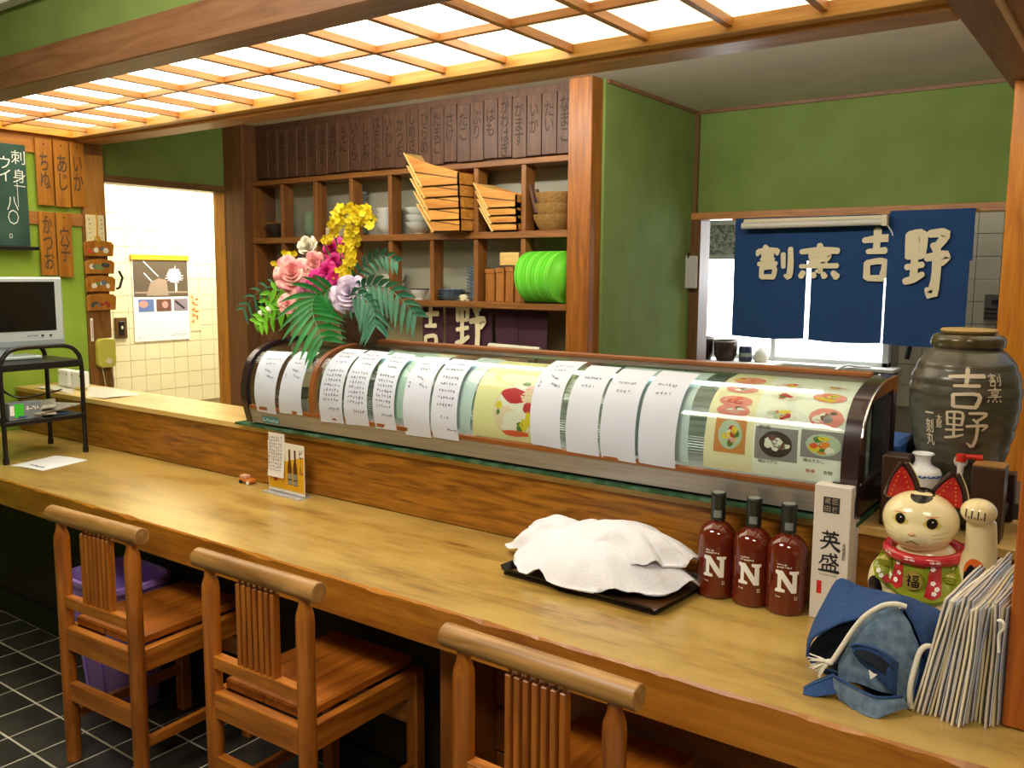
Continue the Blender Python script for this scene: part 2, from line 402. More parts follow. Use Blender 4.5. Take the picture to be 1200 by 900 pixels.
# floor: slate tiles with pale joints, one part per tile
fl = st('floor', (-6.2, -2.5, -.06), (2.0, 6.2, -.002), M_fgrout)
px_, py_ = .1625, .167
tl = MB().box((-px_/2+.0036, -py_/2+.0036, -.006), (px_/2-.0036, py_/2-.0036, 0)).build('tile', M_slate, fl, bevel=.0015)
base = tl.location.copy(); offF = -origin(fl); first = True
tl.data.transform(Matrix.Translation(-offF))
for i in range(-4, 25):
    for j in range(-7, 3):
        p = Vector((-3.54-px_/2+px_*(i-2), 1.571-py_/2+py_*(j-1), random.uniform(-.0008, .0003))) + offF
        o = tl if first else tl.copy()
        if not first: COL.objects.link(o); o.parent = fl
        o.location = p; first = False
BACK = True
# walls (surveyed unit)
wl = st('wall_left', (-3.93, -1.5, Z0), (-3.85, 2.195, 2.5), M_wall)
st('wall_left_header', (-3.93, 2.195, 1.925), (-3.85, 2.96, 2.5), M_dgreen)
st('wall_corridor', (-4.70, 1.6, Z0), (-4.61, 4.0, 2.2), M_grout)
st('wall_corridor_end', (-4.7, 3.95, Z0), (-3.85, 4.0, 2.2), M_cream)
st('wall_corridor_side', (-4.7, 1.55, Z0), (-3.93, 1.6, 2.2), M_cream)
st('ceiling_corridor', (-4.7, 1.55, 2.2), (-3.93, 4.0, 2.24), M_cream)
cw = bpy.data.objects['wall_corridor']
for i in range(11):
    for j in range(14):
        y = 2.56+.0905*i; z = .73+.0905*j
        MB().box((-4.612, y+.0012, z+.0012), (-4.604, y+.0893, z+.0893)).build('tile', M_tile, cw)
st('wall_left_return', (-3.86, 2.962, Z0), (-3.695, 3.2, 2.3), MATS['painted_cream'] if False else W_beam)
st('wall_back', (-3.85, 3.14, Z0), (-1.78, 3.2, 2.3), mat('shelf_backing', '#9a9a88', .8))
st('wall_recess', (-1.78, 2.96, Z0), (-1.71, 3.85, 2.3), M_dgreen)
wr = st('wall_back_right', (-1.71, 3.77, 1.776), (-.2, 3.85, 2.3), M_dgreen)
st('trim_1', (-1.715, 3.745, 1.745), (-.2, 3.85, 1.776), W_trim, .002)         # lintel over the hatch
st('trim_2', (-1.712, 3.745, Z0), (-1.662, 3.85, 1.745), wood('dark_jamb', '#5a3a1e', '#75502c', 'z'), .002)
st('trim_3', (-1.722, 3.755, 1.776), (-1.69, 3.772, 2.22), wood('corner_strip', '#5a4420', '#6f5628', 'z'))
st('trim_4', (-1.712, 2.97, 2.208), (-1.70, 3.77, 2.222), W_beam)
st('trim_5', (-1.71, 3.758, 2.208), (-.36, 3.77, 2.222), W_beam)
st('ceiling', (-3.9, 1.9, 2.222), (-.2, 3.85, 2.27), M_ceil)
# posts
st('trim_6', (-1.823, 2.88, Z0), (-1.722, 2.975, 2.222), W_post, .003)
st('trim_7', (-.362, 2.93, Z0), (-.1, 3.05, 2.2), wood('lit_post_wood', '#a35d12', '#cc8424', 'z'), .003)
st('trim_8', (-3.855, 2.84, Z0), (-3.70, 2.96, 2.222), wood('shelf_side_post', '#5e3a20', '#7a5030', 'z'), .002)
st('trim_9', (-3.94, 2.838, Z0), (-3.85, 2.905, 1.925), wood('jamb_wood', '#9a6418', '#c88a2c', 'z'))
st('trim_10', (-3.94, 2.16, 1.895), (-3.838, 2.9, 1.927), wood('door_header', '#5e4424', '#78592f', 'y'))
st('trim_11', (-3.93, 2.09, Z0), (-3.835, 2.197, 2.06), wood('left_post_wood', '#6b451d', '#8c602c', 'z'), .002)
st('trim_12', (-3.836, 2.095, 1.745), (-3.828, 2.19, 2.005), wood('pale_post_board', '#9a6a2c', '#b9863e', 'z'))
st('trim_13', (-3.85, 1.2, 1.99), (-3.838, 2.1, 2.07), wood('batten_wood', '#a3651c', '#c98a2e', 'y'))
st('trim_14', (-3.85, 1.2, 1.694), (-3.838, 2.095, 1.747), W_trimy)
# kitchen behind the hatch
kw = st('wall_kitchen', (-2.6, 4.66, Z0), (.3, 4.72, 2.3), M_kgrout)
st('wall_kitchen_left', (-2.66, 3.85, Z0), (-2.6, 4.7, 2.3), M_cream)
st('wall_kitchen_right', (.2, 3.05, Z0), (.26, 4.7, 2.3), M_ktile)
st('ceiling_kitchen', (-2.6, 3.85, 2.27), (.3, 4.7, 2.3), M_ceil)
for i in range(19):
    for j in range(10):
        x = -2.15+.105*i; z = .86+.105*j
        if -2.16 < x < -1.0 and 1.04 < z+.105 and z < 1.79: continue
        MB().box((x+.0014, 4.652, z+.0014), (x+.1036, 4.662, z+.1036)).build('tile', M_ktile, kw)
# lit kitchen window with its frame
wn = thing('window_1', None, None, (-1.55, 4.64, 1.05)); wn['kind'] = 'structure'
for a, b in (((-2.10, 4.60, 1.05), (-1.03, 4.655, 1.075)), ((-2.10, 4.60, 1.585), (-1.03, 4.655, 1.61)), ((-1.06, 4.60, 1.05), (-1.03, 4.655, 1.6)),
             ((-1.62, 4.59, 1.06), (-1.595, 4.65, 1.6)), ((-2.1, 4.6, 1.05), (-2.07, 4.655, 1.8)), ((-2.10, 4.60, 1.77), (-1.03, 4.655, 1.79)), ((-1.06, 4.6, 1.6), (-1.03, 4.655, 1.79))):
    box('window_frame', a, b, M_alu, wn, bevel=.003)
box('window_sill', (-2.12, 4.50, 1.035), (-.98, 4.655, 1.052), mat('sill_white', '#d9d6cc', .5), wn, bevel=.003)
box('pane', (-2.07, 4.635, 1.075), (-1.62, 4.645, 1.585), M_day, wn)
box('pane', (-1.595, 4.625, 1.075), (-1.06, 4.635, 1.585), M_day, wn)
box('pane', (-2.07, 4.635, 1.61), (-1.06, 4.645, 1.77), mat('patterned_glass', '#6d706b', .2, c2='#c4c7c0', nscale=60, bump=.8), wn, label='patterned obscure glass pane')
BACK = False
st('wall_rear', (-6.2, -2.56, 0), (2, -2.5, 2.9), mat('rear_plaster', '#a89a6c', .85))
st('wall_right', (1.9, -2.5, 0), (1.96, 6.2, 2.9), mat('side_plaster', '#a89a6c', .85))
st('ceiling_dining', (-6.2, -2.5, 2.55), (2, 1.35, 2.6), mat('dining_ceiling', '#a59a7d', .85))
st('wall_over_beam', (-4.6, 1.262, 2.08), (2, 1.30, 2.6), M_dgreen)
st('trim_15', (-4.6, 1.233, 2.0), (2, 1.32, 2.088), W_beam, .003)
# recess panel under the counter
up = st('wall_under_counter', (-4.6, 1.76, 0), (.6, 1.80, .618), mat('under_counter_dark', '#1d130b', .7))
for i in range(5):
    box('plank', (-1.30, 1.742, .02+.122*i), (.4, 1.76, .138+.122*i), wood('under_plank', '#6e3c0c', '#8d5216', 'x'), up, bevel=.003)
box('plank', (-1.37, 1.60, 0), (-1.30, 1.76, .62), wood('support_wood', '#6e3c0c', '#8d5216', 'z'), up, bevel=.003)
st('baseboard_left', (-4.6, 1.735, 0), (-1.3, 1.76, .10), mat('skirting_black', '#1a1714', .5))

# ------------------------------------------------------------------ lattice ceiling light
BACK = True
lt = thing('lattice_ceiling_light', 'long wooden lattice ceiling light with glowing panes above the counter', 'ceiling light', (-2.1, 1.7, 2.08))
xs = [-1.072-.2185*k for k in range(-3, 13)]
for k, x in enumerate(xs):
    box('lattice_bar', (x-.009, 1.12, 2.078), (x+.009, 2.045, 2.098), W_trimy, lt)
for y in (1.77, 1.49, 1.21):
    box('lattice_bar', (-3.81, y-.008, 2.080), (-.40, y+.008, 2.10), W_trim, lt)
ed = [-3.81]+sorted(xs)+[-.40]
for i in range(len(ed)-1):
    if ed[i+1]-ed[i] < .03: continue
    for y0, y1 in ((1.77, 2.045), (1.49, 1.77), (1.21, 1.49)):
        m = M_pane_lit if ed[i] < -1.35 else M_pane_mid
        box('pane', (ed[i]+.001, y0+.001, 2.098), (ed[i+1]-.001, y1-.001, 2.104), m, lt)
box('frame', (-3.85, 1.12, 2.066), (-3.81, 2.05, 2.12), wood('end_frame', '#b5731e', '#dd9a33', 'y'), lt)
box('frame', (-3.85, 2.045, 2.064), (-.385, 2.085, 2.22), wood('inner_frame', '#a8742e', '#cc9a4c', 'x'), lt, bevel=.002)
box('frame', (-3.85, 2.085, 2.052), (-.385, 2.19, 2.225), wood('outer_frame', '#94632f', '#b88348', 'x'), lt, bevel=.004)
box('top_cover', (-3.85, 1.05, 2.12), (-.385, 2.1, 2.14), M_white, lt)
# second, narrower light over the right aisle and the plank between them
st('trim_16', (-.385, 1.0, 2.053), (-.30, 3.9, 2.23), wood('cross_beam', '#765038', '#8f6a4c', 'y', .55), .003)
st('trim_17', (-.30, 1.0, 2.045), (-.29, 3.0, 2.07), wood('cross_batten', '#c59a72', '#d9b088', 'y'))
st('trim_18', (-.29, 1.0, 2.06), (-.24, 3.0, 2.2), wood('cross_plank', '#765038', '#8f6a4c', 'y'))
lt2 = thing('lattice_ceiling_light', 'second lattice ceiling light glimpsed at the top right corner', 'ceiling light', (.1, 2, 2.08))
for k in range(5): box('lattice_bar', (-.24, 1.2+.36*k-.009, 2.078), (.4, 1.2+.36*k+.009, 2.098), W_trim, lt2)
for k in range(4): box('pane', (-.235, 1.21+.36*k, 2.098), (.4, 1.55+.36*k, 2.104), M_pane_mid, lt2)
BACK = False
st('trim_19', (-.155, 1.685, .722), (.12, 1.80, 2.6), wood('near_post_wood', '#8e4510', '#b4621a', 'z'), .003)

# ------------------------------------------------------------------ counter
ct = thing('counter', 'long low wooden counter with a worn yellowish top and chipped front edge', 'counter', (-1.9, 1.8, .62))
def top_fn(z0):
    pass
mb = MB()
N = 260; X0, X1 = -4.49, .55
fr = []
for i in range(N+1):
    x = X0+(X1-X0)*i/N
    c = max(0, noise.noise(Vector((x*9, 3, 1))))*.012 + max(0, noise.noise(Vector((x*31, 7, 1))))*.005
    fr.append((x, c))
vs = []; fs = []
for x, c in fr:
    vs += [(x, 2.07, .72), (x, 1.517+.004+c*.8, .72), (x, 1.517, .716-c), (x, 1.517, .62), (x, 2.07, .62)]
for i in range(N):
    for k in range(5):
        a = i*5+k; b = i*5+(k+1) % 5; fs.append((a, b, b+5, a+5))
fs += [(0, 1, 2, 3, 4), tuple(N*5+k for k in (4, 3, 2, 1, 0))]
slab = mb.add(vs, fs).build('counter_top', W_top, ct)
slab.data.materials.append(W_edge)
for p in slab.data.polygons:
    if p.normal.y < -.25: p.material_index = 1
sp = thing('raised_counter', 'raised ledge of grained wood behind the counter, carrying the display case', 'counter', (-1.9, 2.2, .72))
box('front_panel', (-4.49, 2.072, .722), (.55, 2.09, .915), W_panel, sp)
box('ledge_top', (-4.49, 2.062, .913), (.55, 2.33, .935), W_lite, sp, bevel=.002)
box('rear_panel', (-4.49, 2.31, 0), (.55, 2.33, .915), W_panel, sp)
tag(box('green_mat', (-2.74, 2.034, .936), (-.50, 2.345, .944), mat('green_felt', '#264f30', .9, c2='#5f8468', nscale=14, lo=.45, hi=.7)), 'thin green backing board under the long display case', 'mat')

# ------------------------------------------------------------------ shape helpers for flat print
def disc(cx, cy, rx, ry=None, n=18, a0=0): return [(cx+rx*math.cos(2*PI*k/n+a0), cy+(ry or rx)*math.sin(2*PI*k/n+a0)) for k in range(n)]
def rect(x0, y0, x1, y1): return [(x0, y0), (x1, y0), (x1, y1), (x0, y1)]
def stroke(x0, y0, x1, y1, w_):
    dx, dy = x1-x0, y1-y0; L = math.hypot(dx, dy) or 1e-6; nx, ny = -dy/L*w_/2, dx/L*w_/2
    return [(x0+nx, y0+ny), (x0-nx, y0-ny), (x1-nx, y1-ny), (x1+nx, y1+ny)]
def scrawl(lines, size, rnd, pen=.15):
    """hand-writing too small to read: each mark a few pen strokes; lines = [(x, y, count, dx, dy)]"""
    out = []
    for x, y, n, dx, dy in lines:
        for i in range(n):
            cx, cy = x+dx*i, y+dy*i
            for _ in range(rnd.randint(2, 4)):
                a = rnd.choice((0, PI/2, PI/2, 0, .8, 2.4)); L = size*rnd.uniform(.3, .5)
                ox, oy = rnd.uniform(-.25, .25)*size, rnd.uniform(-.3, .3)*size
                out.append(stroke(cx+ox-L*math.cos(a), cy+oy-L*math.sin(a), cx+ox+L*math.cos(a), cy+oy+L*math.sin(a), size*pen))
    return out
M_ink = mat('ink', '#20222c', .7)
M_inkblue = mat('ink_grey_blue', '#5a6273', .7)
M_red = mat('print_red', '#c8231c', .6)

# ------------------------------------------------------------------ back shelves
BACK = True
sh = thing('shelf_unit', 'wooden pigeonhole shelving along the back wall holding bowls and plates', 'shelf', (-2.75, 3, 1.36))
dv = [-3.474, -3.236, -2.997, -2.753, -2.511, -2.272, -2.035]
for z0, z1 in ((1.925, 1.947), (1.640, 1.668), (1.358, 1.384)):
    box('shelf_board', (-3.70, 2.885, z0), (-1.824, 3.135, z1), W_shelf, sh, bevel=.002)
for x in dv+[-3.69]:
    for z0, z1 in ((1.384, 1.640), (1.668, 1.925)):
        box('divider', (x-.011, 2.892, z0), (x+.011, 2.957, z1), W_shelfz, sh, bevel=.002)
box('back_panel', (-3.70, 3.035, 1.384), (-1.824, 3.045, 1.925), MATS['shelf_backing'], sh)
box('plaque_board', (-3.70, 2.925, 1.947), (-1.824, 2.94, 2.221), W_dark, sh)
box('under_shelf_board', (-3.69, 3.11, .9), (-1.83, 3.125, 1.358), mat('cream_board', '#cfc4a4', .7, c2='#bdb18f', nscale=4), sh)
words = ['かれい', 'とりがい', 'あなご', 'えび', 'ほたて', 'かき', 'さざえ', 'あわび', 'うに', 'いくら', 'しじみ', 'はまぐり', 'いわし', 'かつお', 'しめさば', 'ひらめ', 'たまご', 'さけ', 'たこ', 'ぶり', 'はも', 'かわはぎ', 'かます', 'いか', 'たい', 'なまこ']
for i, wd in enumerate(words):
    x = -3.655+.0705*i; wz = random.uniform(-.004, .004)
    nth = ['leftmost', 'second', 'third', 'fourth', 'fifth', 'sixth', 'seventh', 'eighth', 'ninth', 'tenth', 'eleventh', 'twelfth', 'thirteenth']
    where = nth[i]+(' from the left' if i else '') if i < 13 else (nth[25-i]+(' from the right' if i < 25 else '')).replace('leftmost', 'rightmost')
    t = thing('menu_plaque', 'dark menu plaque above the shelves, %s, carved %s' % (where, wd), 'sign', (x+.035, 2.918, 1.96), 'carved plaques hung above the back shelves')
    box('board', (x+.002, 2.908, 1.958+wz), (x+.0685, 2.924, 2.19+wz), W_dark, t, bevel=.0015)
    lettering('lettering', t, wd, .042, .056*len(wd), plane((x+.035, 2.9075, 2.10-.014*(len(wd)-2)+wz), (1, 0, 0), (0, 0, 1)), M_brush, True, .012)
t = box('paper_strip', (-3.79, 2.872, 1.965), (-3.755, 2.879, 2.12), M_off); tag(t, 'narrow pale paper strip pinned to the post left of the shelves', 'paper')

def bowl_mesh(r, h, foot=.4, th=.006):
    p = [(r*foot*.9, 0), (r*foot, .0), (r*foot, h*.12), (r*.62, h*.3), (r*.9, h*.7), (r, h), (r-th, h), (r*.86, h*.7), (r*.5, h*.3), (.001, h*.24)]
    return MB().lathe(p, n=22, caps=False)
def stack(n, x, y, z, r, h, dz, m, label, name='bowl', cat='bowl', group=None, foot=.4):
    pos = ['bottom', 'second', 'third', 'fourth', 'fifth', 'sixth', 'seventh', 'eighth', 'ninth', 'tenth', 'eleventh', 'twelfth']
    first = None
    for i in range(n):
        nm = 'topmost' if i == n-1 else ('lowest' if i == 0 else pos[i]+' from the bottom')
        if first is None:
            mb_ = bowl_mesh(r, h, foot); mb_.v = [v+Vector((x, y, z)) for v in mb_.v]
            o = mb_.build(name, m, smooth=50, loc=(x, y, z)); first = o
        else:
            o = first.copy(); COL.objects.link(o); o.location = kk((x+random.uniform(-.002, .002), y, z+dz*i))
        tag(o, (label+', '+nm if n > 1 else label), cat, group)
M_cel = mat('celadon_glaze', '#7f9a80', .3, c2='#8fab90', nscale=9)
M_china = mat('white_china', '#d3d8d4', .25)
M_chinab = mat('grey_china', '#8d9690', .35)
M_blue = mat('blue_pattern_china', '#5e7f9c', .3, c2='#b9c8d4', nscale=60, lo=.45, hi=.55)
stack(6, -3.345, 2.97, 1.668, .045, .036, .0165, M_cel, 'pale green bowl in the stack left of the flowers', group='stack of pale green bowls')
stack(10, -3.05, 2.99, 1.668, .045, .03, .0195, M_chinab, 'grey dish in the tall stack behind the orchid spray', 'dish', 'dish', 'tall stack of grey dishes')
stack(4, -2.845, 2.98, 1.668, .058, .05, .024, M_china, 'white bowl in the stack right of the yellow orchids', group='stack of white bowls behind the orchids')
stack(3, -2.64, 2.97, 1.668, .070, .052, .032, M_china, 'wide white bowl stacked left of the wooden boats', group='stack of wide white bowls')
stack(1, -3.585, 2.96, 1.668, .055, .07, .02, mat('dark_bowl', '#2c2a26', .4), 'dark bowl in the upper left pigeonhole with a wooden board on it')
tag(MB().box((-3.64, 2.92, 1.739), (-3.535, 2.99, 1.745), Matrix.Rotation(.3, 3, 'Z')).build('cutting_board', W_shelf, bevel=.001), 'small wooden board lying across the dark bowl', 'board')
tag(box('small_box', (-3.21, 2.93, 1.668), (-3.135, 3.0, 1.712), M_cream, bevel=.003), 'small cream box beside the orchid stems on the middle shelf', 'box')
# lower row
stack(5, -2.455, 2.96, 1.384, .062, .012, .009, M_blue, 'blue patterned plate in the low stack, lower row', 'plate', 'plate', 'low stack of blue plates', .6)
stack(11, -2.325, 2.97, 1.384, .048, .014, .0135, M_blue, 'small blue plate in the tall stack, lower row', 'plate', 'plate', 'tall stack of blue plates', .6)
t = thing('teacup', 'small white cup with a dark rim on the lower shelf', 'cup', (-2.625, 2.94, 1.384))
bm_ = bowl_mesh(.042, .045, .5, .004); bm_.v = [v+Vector((-2.625, 2.94, 1.384)) for v in bm_.v]; bm_.build('body', M_china, t, smooth=50)
MB().tube([(-2.625+.0415*math.cos(a*PI/12), 2.94+.0415*math.sin(a*PI/12), 1.4295) for a in range(24)], .0022, 6, closed=True).build('rim', M_ink, t, smooth=60)
t = thing('sauce_pot', 'white lidded pot beside the small white cup', 'pot', (-2.575, 3.0, 1.384))
MB().lathe([(.026, 0), (.03, .01), (.03, .055), (.026, .062)], (-2.575, 3.0, 1.384)).build('body', M_china, t, smooth=50)
MB().lathe([(.028, .062), (.027, .07), (.008, .078), (.008, .088), (.002, .09)], (-2.575, 3.0, 1.384)).build('lid', M_china, t, smooth=50)
stack(2, -2.82, 2.98, 1.384, .055, .07, .04, M_china, 'white deep bowl half hidden by the palm leaves', group='deep white bowls behind the palm leaves')
tag(box('small_box', (-3.42, 2.95, 1.384), (-3.30, 3.05, 1.45), M_cream, bevel=.003), 'cream box behind the flowers on the lower shelf', 'box')
M_box = wood('box_wood', '#8e5521', '#ad7232', 'z', .5)
for i, (x0, x1) in enumerate(((-2.252, -2.205), (-2.197, -2.155), (-2.147, -2.108), (-2.10, -2.062))):
    t = thing('wooden_box', 'upright wooden box on the lower shelf, %s of four' % ['leftmost', 'second from left', 'third from left', 'rightmost'][i], 'box', (x0, 2.95, 1.384), 'upright wooden boxes on the lower shelf')
    box('body', (x0, 2.93, 1.384), (x1, 3.02, 1.515+.004*i), M_box, t, bevel=.002)
    box('lid', (x0-.001, 2.927, 1.500+.004*i), (x1+.001, 3.022, 1.519+.004*i), M_box, t, bevel=.001)
tag(box('wooden_box', (-2.17, 2.92, 1.533), (-2.075, 3.03, 1.585), W_lite, bevel=.002), 'pale wooden box lying flat on the upright boxes', 'box')
# green plates standing on edge
M_green = mat('lime_plastic', '#5fd22c', .3, c2='#78e040', nscale=3)
pos = ['leftmost'] + [n+' from the left' for n in ('second', 'third', 'fourth', 'fifth', 'sixth', 'seventh', 'eighth', 'ninth', 'tenth', 'eleventh')] + ['rightmost']
gp = None
for i in range(12):
    if gp is None:
        gp = MB().lathe([(.001, 0), (.062, 0), (.068, -.006), (.098, -.014), (.102, -.012), (.102, -.009), (.07, -.001), (.064, .006), (.001, .006)], (0, 0, 0), n=32, caps=False, axis='x').build('plate', M_green, smooth=50, loc=None)
        gp.data.transform(Matrix.Translation(gp.location-kk((0, 0, 0)))); o = gp
    else:
        o = gp.copy(); COL.objects.link(o)
    o.location = kk((-2.0+.0145*i, 2.925, 1.487)); o.rotation_euler = (0, -.08+.015*i, -.18-.01*i)
    if i == 1:
        alt = o.data.copy(); alt.materials.clear(); alt.materials.append(mat('lime_plastic_light', '#8fe85a', .3))
    if i % 3 == 1: o.data = alt
    tag(o, 'lime green plate standing on edge, '+pos[i]+' in its row', 'plate', 'lime green plates standing on edge')
# stacked wooden serving boats
W_boat = wood('boat_wood', '#a86a25', '#cf9440', 'x', .5)
def boat(x0, x1, xb, z, rise, y0, y1, parent):
    t_ = .006
    def side(y, s_):
        P = [(x0, y, z+rise), (xb, y, z), (x1, y, z), (x1, y, z+.052), ((x0+x1)/2, y, z+.052+(rise-.052)*.42)]
        MB().prism(P, (0, t_*s_, 0)).build('side_board', W_boat, parent)
        MB().prism([(xb-(xb-x0)*.45, y-.001*s_, z+rise*.43), (x1, y-.001*s_, z+.024), (x1, y-.001*s_, z+.027), (xb-(xb-x0)*.5, y-.001*s_, z+rise*.47)], (0, .001, 0)).build('seam', M_brush, parent)
    side(y0, 1); side(y1, -1)
    box('transom', (x1-.006, y0, z), (x1, y1, z+.05), W_boat, parent)
    MB().prism([(x0-.004, y0-.003, z+rise+.004), (x0+.006, y0-.003, z+rise), (xb+.004, y0-.003, z), (xb-.006, y0-.003, z)], (0, y1-y0+.006, 0)).build('prow_board', W_lite, parent, bevel=.001)
    box('bottom_board', (xb, y0, z), (x1, y1, z+.005), W_boat, parent)
for i in range(5):
    t = thing('serving_boat', 'wooden sushi boat in the tall nested stack, '+['lowest', 'second from below', 'middle one', 'second from above', 'topmost'][i], 'tray', (-2.42, 2.9, 1.668+.046*i), 'tall stack of wooden serving boats')
    boat(-2.525-.0145*i, -2.290, -2.435-.012*i, 1.668+.046*i, .115+.007*i, 2.815-.0035*i, 2.97+.001*i, t)
for i in range(4):
    t = thing('serving_boat', 'wooden sushi boat in the shorter nested stack, '+['lowest', 'second from below', 'second from above', 'topmost'][i], 'tray', (-2.2, 2.95, 1.668+.03*i), 'short stack of wooden serving boats')
    boat(-2.245-.007*i, -2.053, -2.175-.006*i, 1.668+.03*i, .095+.003*i, 2.88-.0035*i, 3.01+.001*i, t)
# woven baskets in the last pigeonhole
M_wick = mat('wicker', '#a07a40', .7, c2='#7d5a2b', nscale=70, stretch=(1, 1, 4), bump=.8)
for i in range(3):
    mb = MB(); c = (-1.93+.004*i, 2.97, 1.67+.042*i)
    mb.lathe([(.06, 0), (.078, .02), (.088, .045), (.092, .06), (.086, .06), (.07, .02), (.05, .008)], c, n=26, caps=False)
    o = mb.build('basket', M_wick, None, smooth=50, label='woven basket stacked in the upper right pigeonhole, '+['lowest', 'middle', 'topmost'][i], cat='basket', group='woven baskets in the upper right pigeonhole')
mb = MB(); mb.box((-2.01, 2.91, 1.735), (-1.995, 2.925, 1.85), Matrix.Rotation(-.3, 3, 'Y')); mb.box((-1.985, 2.91, 1.735), (-1.97, 2.925, 1.83), Matrix.Rotation(-.3, 3, 'Y'))
tag(mb.build('tongs', W_dark, bevel=.001), 'dark wooden tongs leaning on the woven baskets', 'tongs')

# purple curtain under the shelves
M_purp = mat('purple_cloth', '#3b1f2c', .9, c2='#472636', nscale=200, bump=.3)
t = thing('noren_curtain', 'dark purple shop curtain with cream brush characters under the shelves', 'curtain', (-2.3, 2.95, 1.1))
def cloth(x0, x1, z0, z1, y, amp=.008, fr=30, seed=0, bottom=0):
    return lambda u, v: Vector((x0+(x1-x0)*u, y+amp*math.sin(fr*(x0+(x1-x0)*u)+seed)*(.25+.75*(1-v)) + .004*noise.noise(Vector((u*3, v*3, seed))), z0+(z1-z0)*v + bottom*math.sin(u*PI)*(1-v)))
xs2 = [(-2.62, -2.503), (-2.49, -2.235), (-2.215, -2.10), (-2.10, -1.955)]
for i, (a, b) in enumerate(xs2):
    MB().grid(cloth(a, b, 1.02, 1.352, 2.955, .006, 25, i), 14, 10, .002).build('cloth_panel', M_purp, t, smooth=80)
brush('lettering', t, GL['野'], .15, .27, lambda x, y: Vector((-2.345+x, 2.945, 1.27+y)), M_print, pen=1.1)
brush('lettering', t, GL['吉'], .09, .22, lambda x, y: Vector((-2.565+x, 2.945, 1.25+y)), M_print, pen=1.1)
# back worktop, black tray with a rolled white cloth
wt = thing('worktop', 'stainless worktop below the back shelves', 'worktop', (-2.75, 2.8, Z0))
box('top', (-3.0, 2.62, 1.12), (-1.84, 2.875, 1.145), M_steel, wt, bevel=.002); box('body', (-2.99, 2.64, Z0), (-1.85, 2.875, 1.12), M_steel, wt)
t = thing('oval_tray', 'black oval tray with a pale rim holding a rolled cloth', 'tray', (-2.0, 2.75, 1.146))
MB().lathe([(.07, 0), (.10, .02), (.125, .034), (.128, .036), (.10, .016), (.002, .012)], (-1.97, 2.75, 1.165), sx=1.2, sy=.75, caps=False).build('dish', M_black, t, smooth=50)
MB().tube([(-1.97+.152*math.cos(a*PI/16), 2.75+.095*math.sin(a*PI/16), 1.201) for a in range(32)], .003, 6, closed=True).build('rim', M_cel, t, smooth=60)
box('stand', (-2.04, 2.71, 1.146), (-1.9, 2.79, 1.166), M_black, t)
t = thing('rolled_cloth', 'rolled white cloth lying on the black oval tray', 'cloth', (-2.0, 2.75, 1.2))
MB().cyl((-2.07, 2.72, 1.215), (-1.86, 2.76, 1.207), .018, n=16).build('roll', mat('greyish_cloth', '#c9c9b5', .9), t, smooth=50)
MB().cyl((-2.073, 2.7195, 1.2152), (-2.069, 2.7202, 1.215), .012, n=14).build('roll_end', mat('cream_cloth', '#e6e3a8', .9), t)

# ------------------------------------------------------------------ kitchen curtain
t = thing('noren_curtain', 'indigo blue shop curtain with four cream characters across the kitchen hatch', 'curtain', (-1.0, 3.7, 1.22))
nf = {}
for i, (a, b, z0, ya) in enumerate(((-1.482, -1.168, 1.238, 3.70), (-1.148, -.862, 1.235, 3.70), (-.850, -.560, 1.235, 3.685))):
    f0 = cloth(a, b, z0, 1.56, ya, .006, 21, i*2, -.006)
    nf[i] = f0
    MB().grid(f0, 20, 12, .002).build('cloth_panel', M_noren, t, smooth=80)
f1 = cloth(-1.482, -.850, 1.56, 1.742, 3.70, .0015, 21, 0)
MB().grid(f1, 30, 6, .002).build('cloth_panel', M_noren, t, smooth=80)
f2 = cloth(-.850, -.552, 1.56, 1.752, 3.685, .003, 14, 4)
MB().grid(f2, 12, 6, .002).build('cloth_panel', M_noren, t, smooth=80)
MB().cyl((-1.50, 3.712, 1.738), (-.54, 3.70, 1.748), .006).build('rod', W_trim, t, smooth=60)
yb = 3.689
for ch, x, z, w_, h_, yy in (('割', -1.3, 1.553, 0.15, 0.14, yb), ('烹', -1.115, 1.557, 0.15, 0.135, yb), ('吉', -0.893, 1.58, 0.1, 0.2, yb), ('野', -0.71, 1.545, 0.14, 0.25, yb-.014)):
    brush('lettering', t, GL[ch], w_, h_, plane((x, yy, z), (1, 0, 0), (0, 0, 1)), M_print, pen=1.5)
t = thing('fluorescent_lamp', 'unlit white fluorescent lamp fixture above the indigo curtain', 'lamp', (-1.13, 3.66, 1.69))
MB().box((-1.43, 3.655, 1.715), (-.85, 3.67, 1.735)).build('housing', M_cream, t, bevel=.003)
MB().cyl((-1.43, 3.645, 1.707), (-.855, 3.645, 1.710), .014, n=16).build('tube', mat('lamp_tube', '#c9c5ba', .3), t, smooth=50)
MB().box((-.868, 3.632, 1.693), (-.848, 3.67, 1.735)).build('end_cap', M_cream, t, bevel=.002)
MB().tube([(-.85, 3.64, 1.70), (-.83, 3.64, 1.67), (-.825, 3.64, 1.655)], .002, 6).build('pull_cord', M_white, t)
t = box('towel', (-1.735, 3.70, 1.44), (-1.655, 3.712, 1.585), mat('grey_towel', '#b9b6b0', .95, bump=.5, nscale=150), bevel=.005); tag(t, 'grey white towel hanging at the left edge of the kitchen hatch', 'towel')
tag(MB().tube([(-1.70, 3.715, 1.60), (-1.695, 3.70, 1.585), (-1.70, 3.698, 1.575)], .004, 6).build('hook', M_black), 'small dark hook holding the grey towel', 'hook')
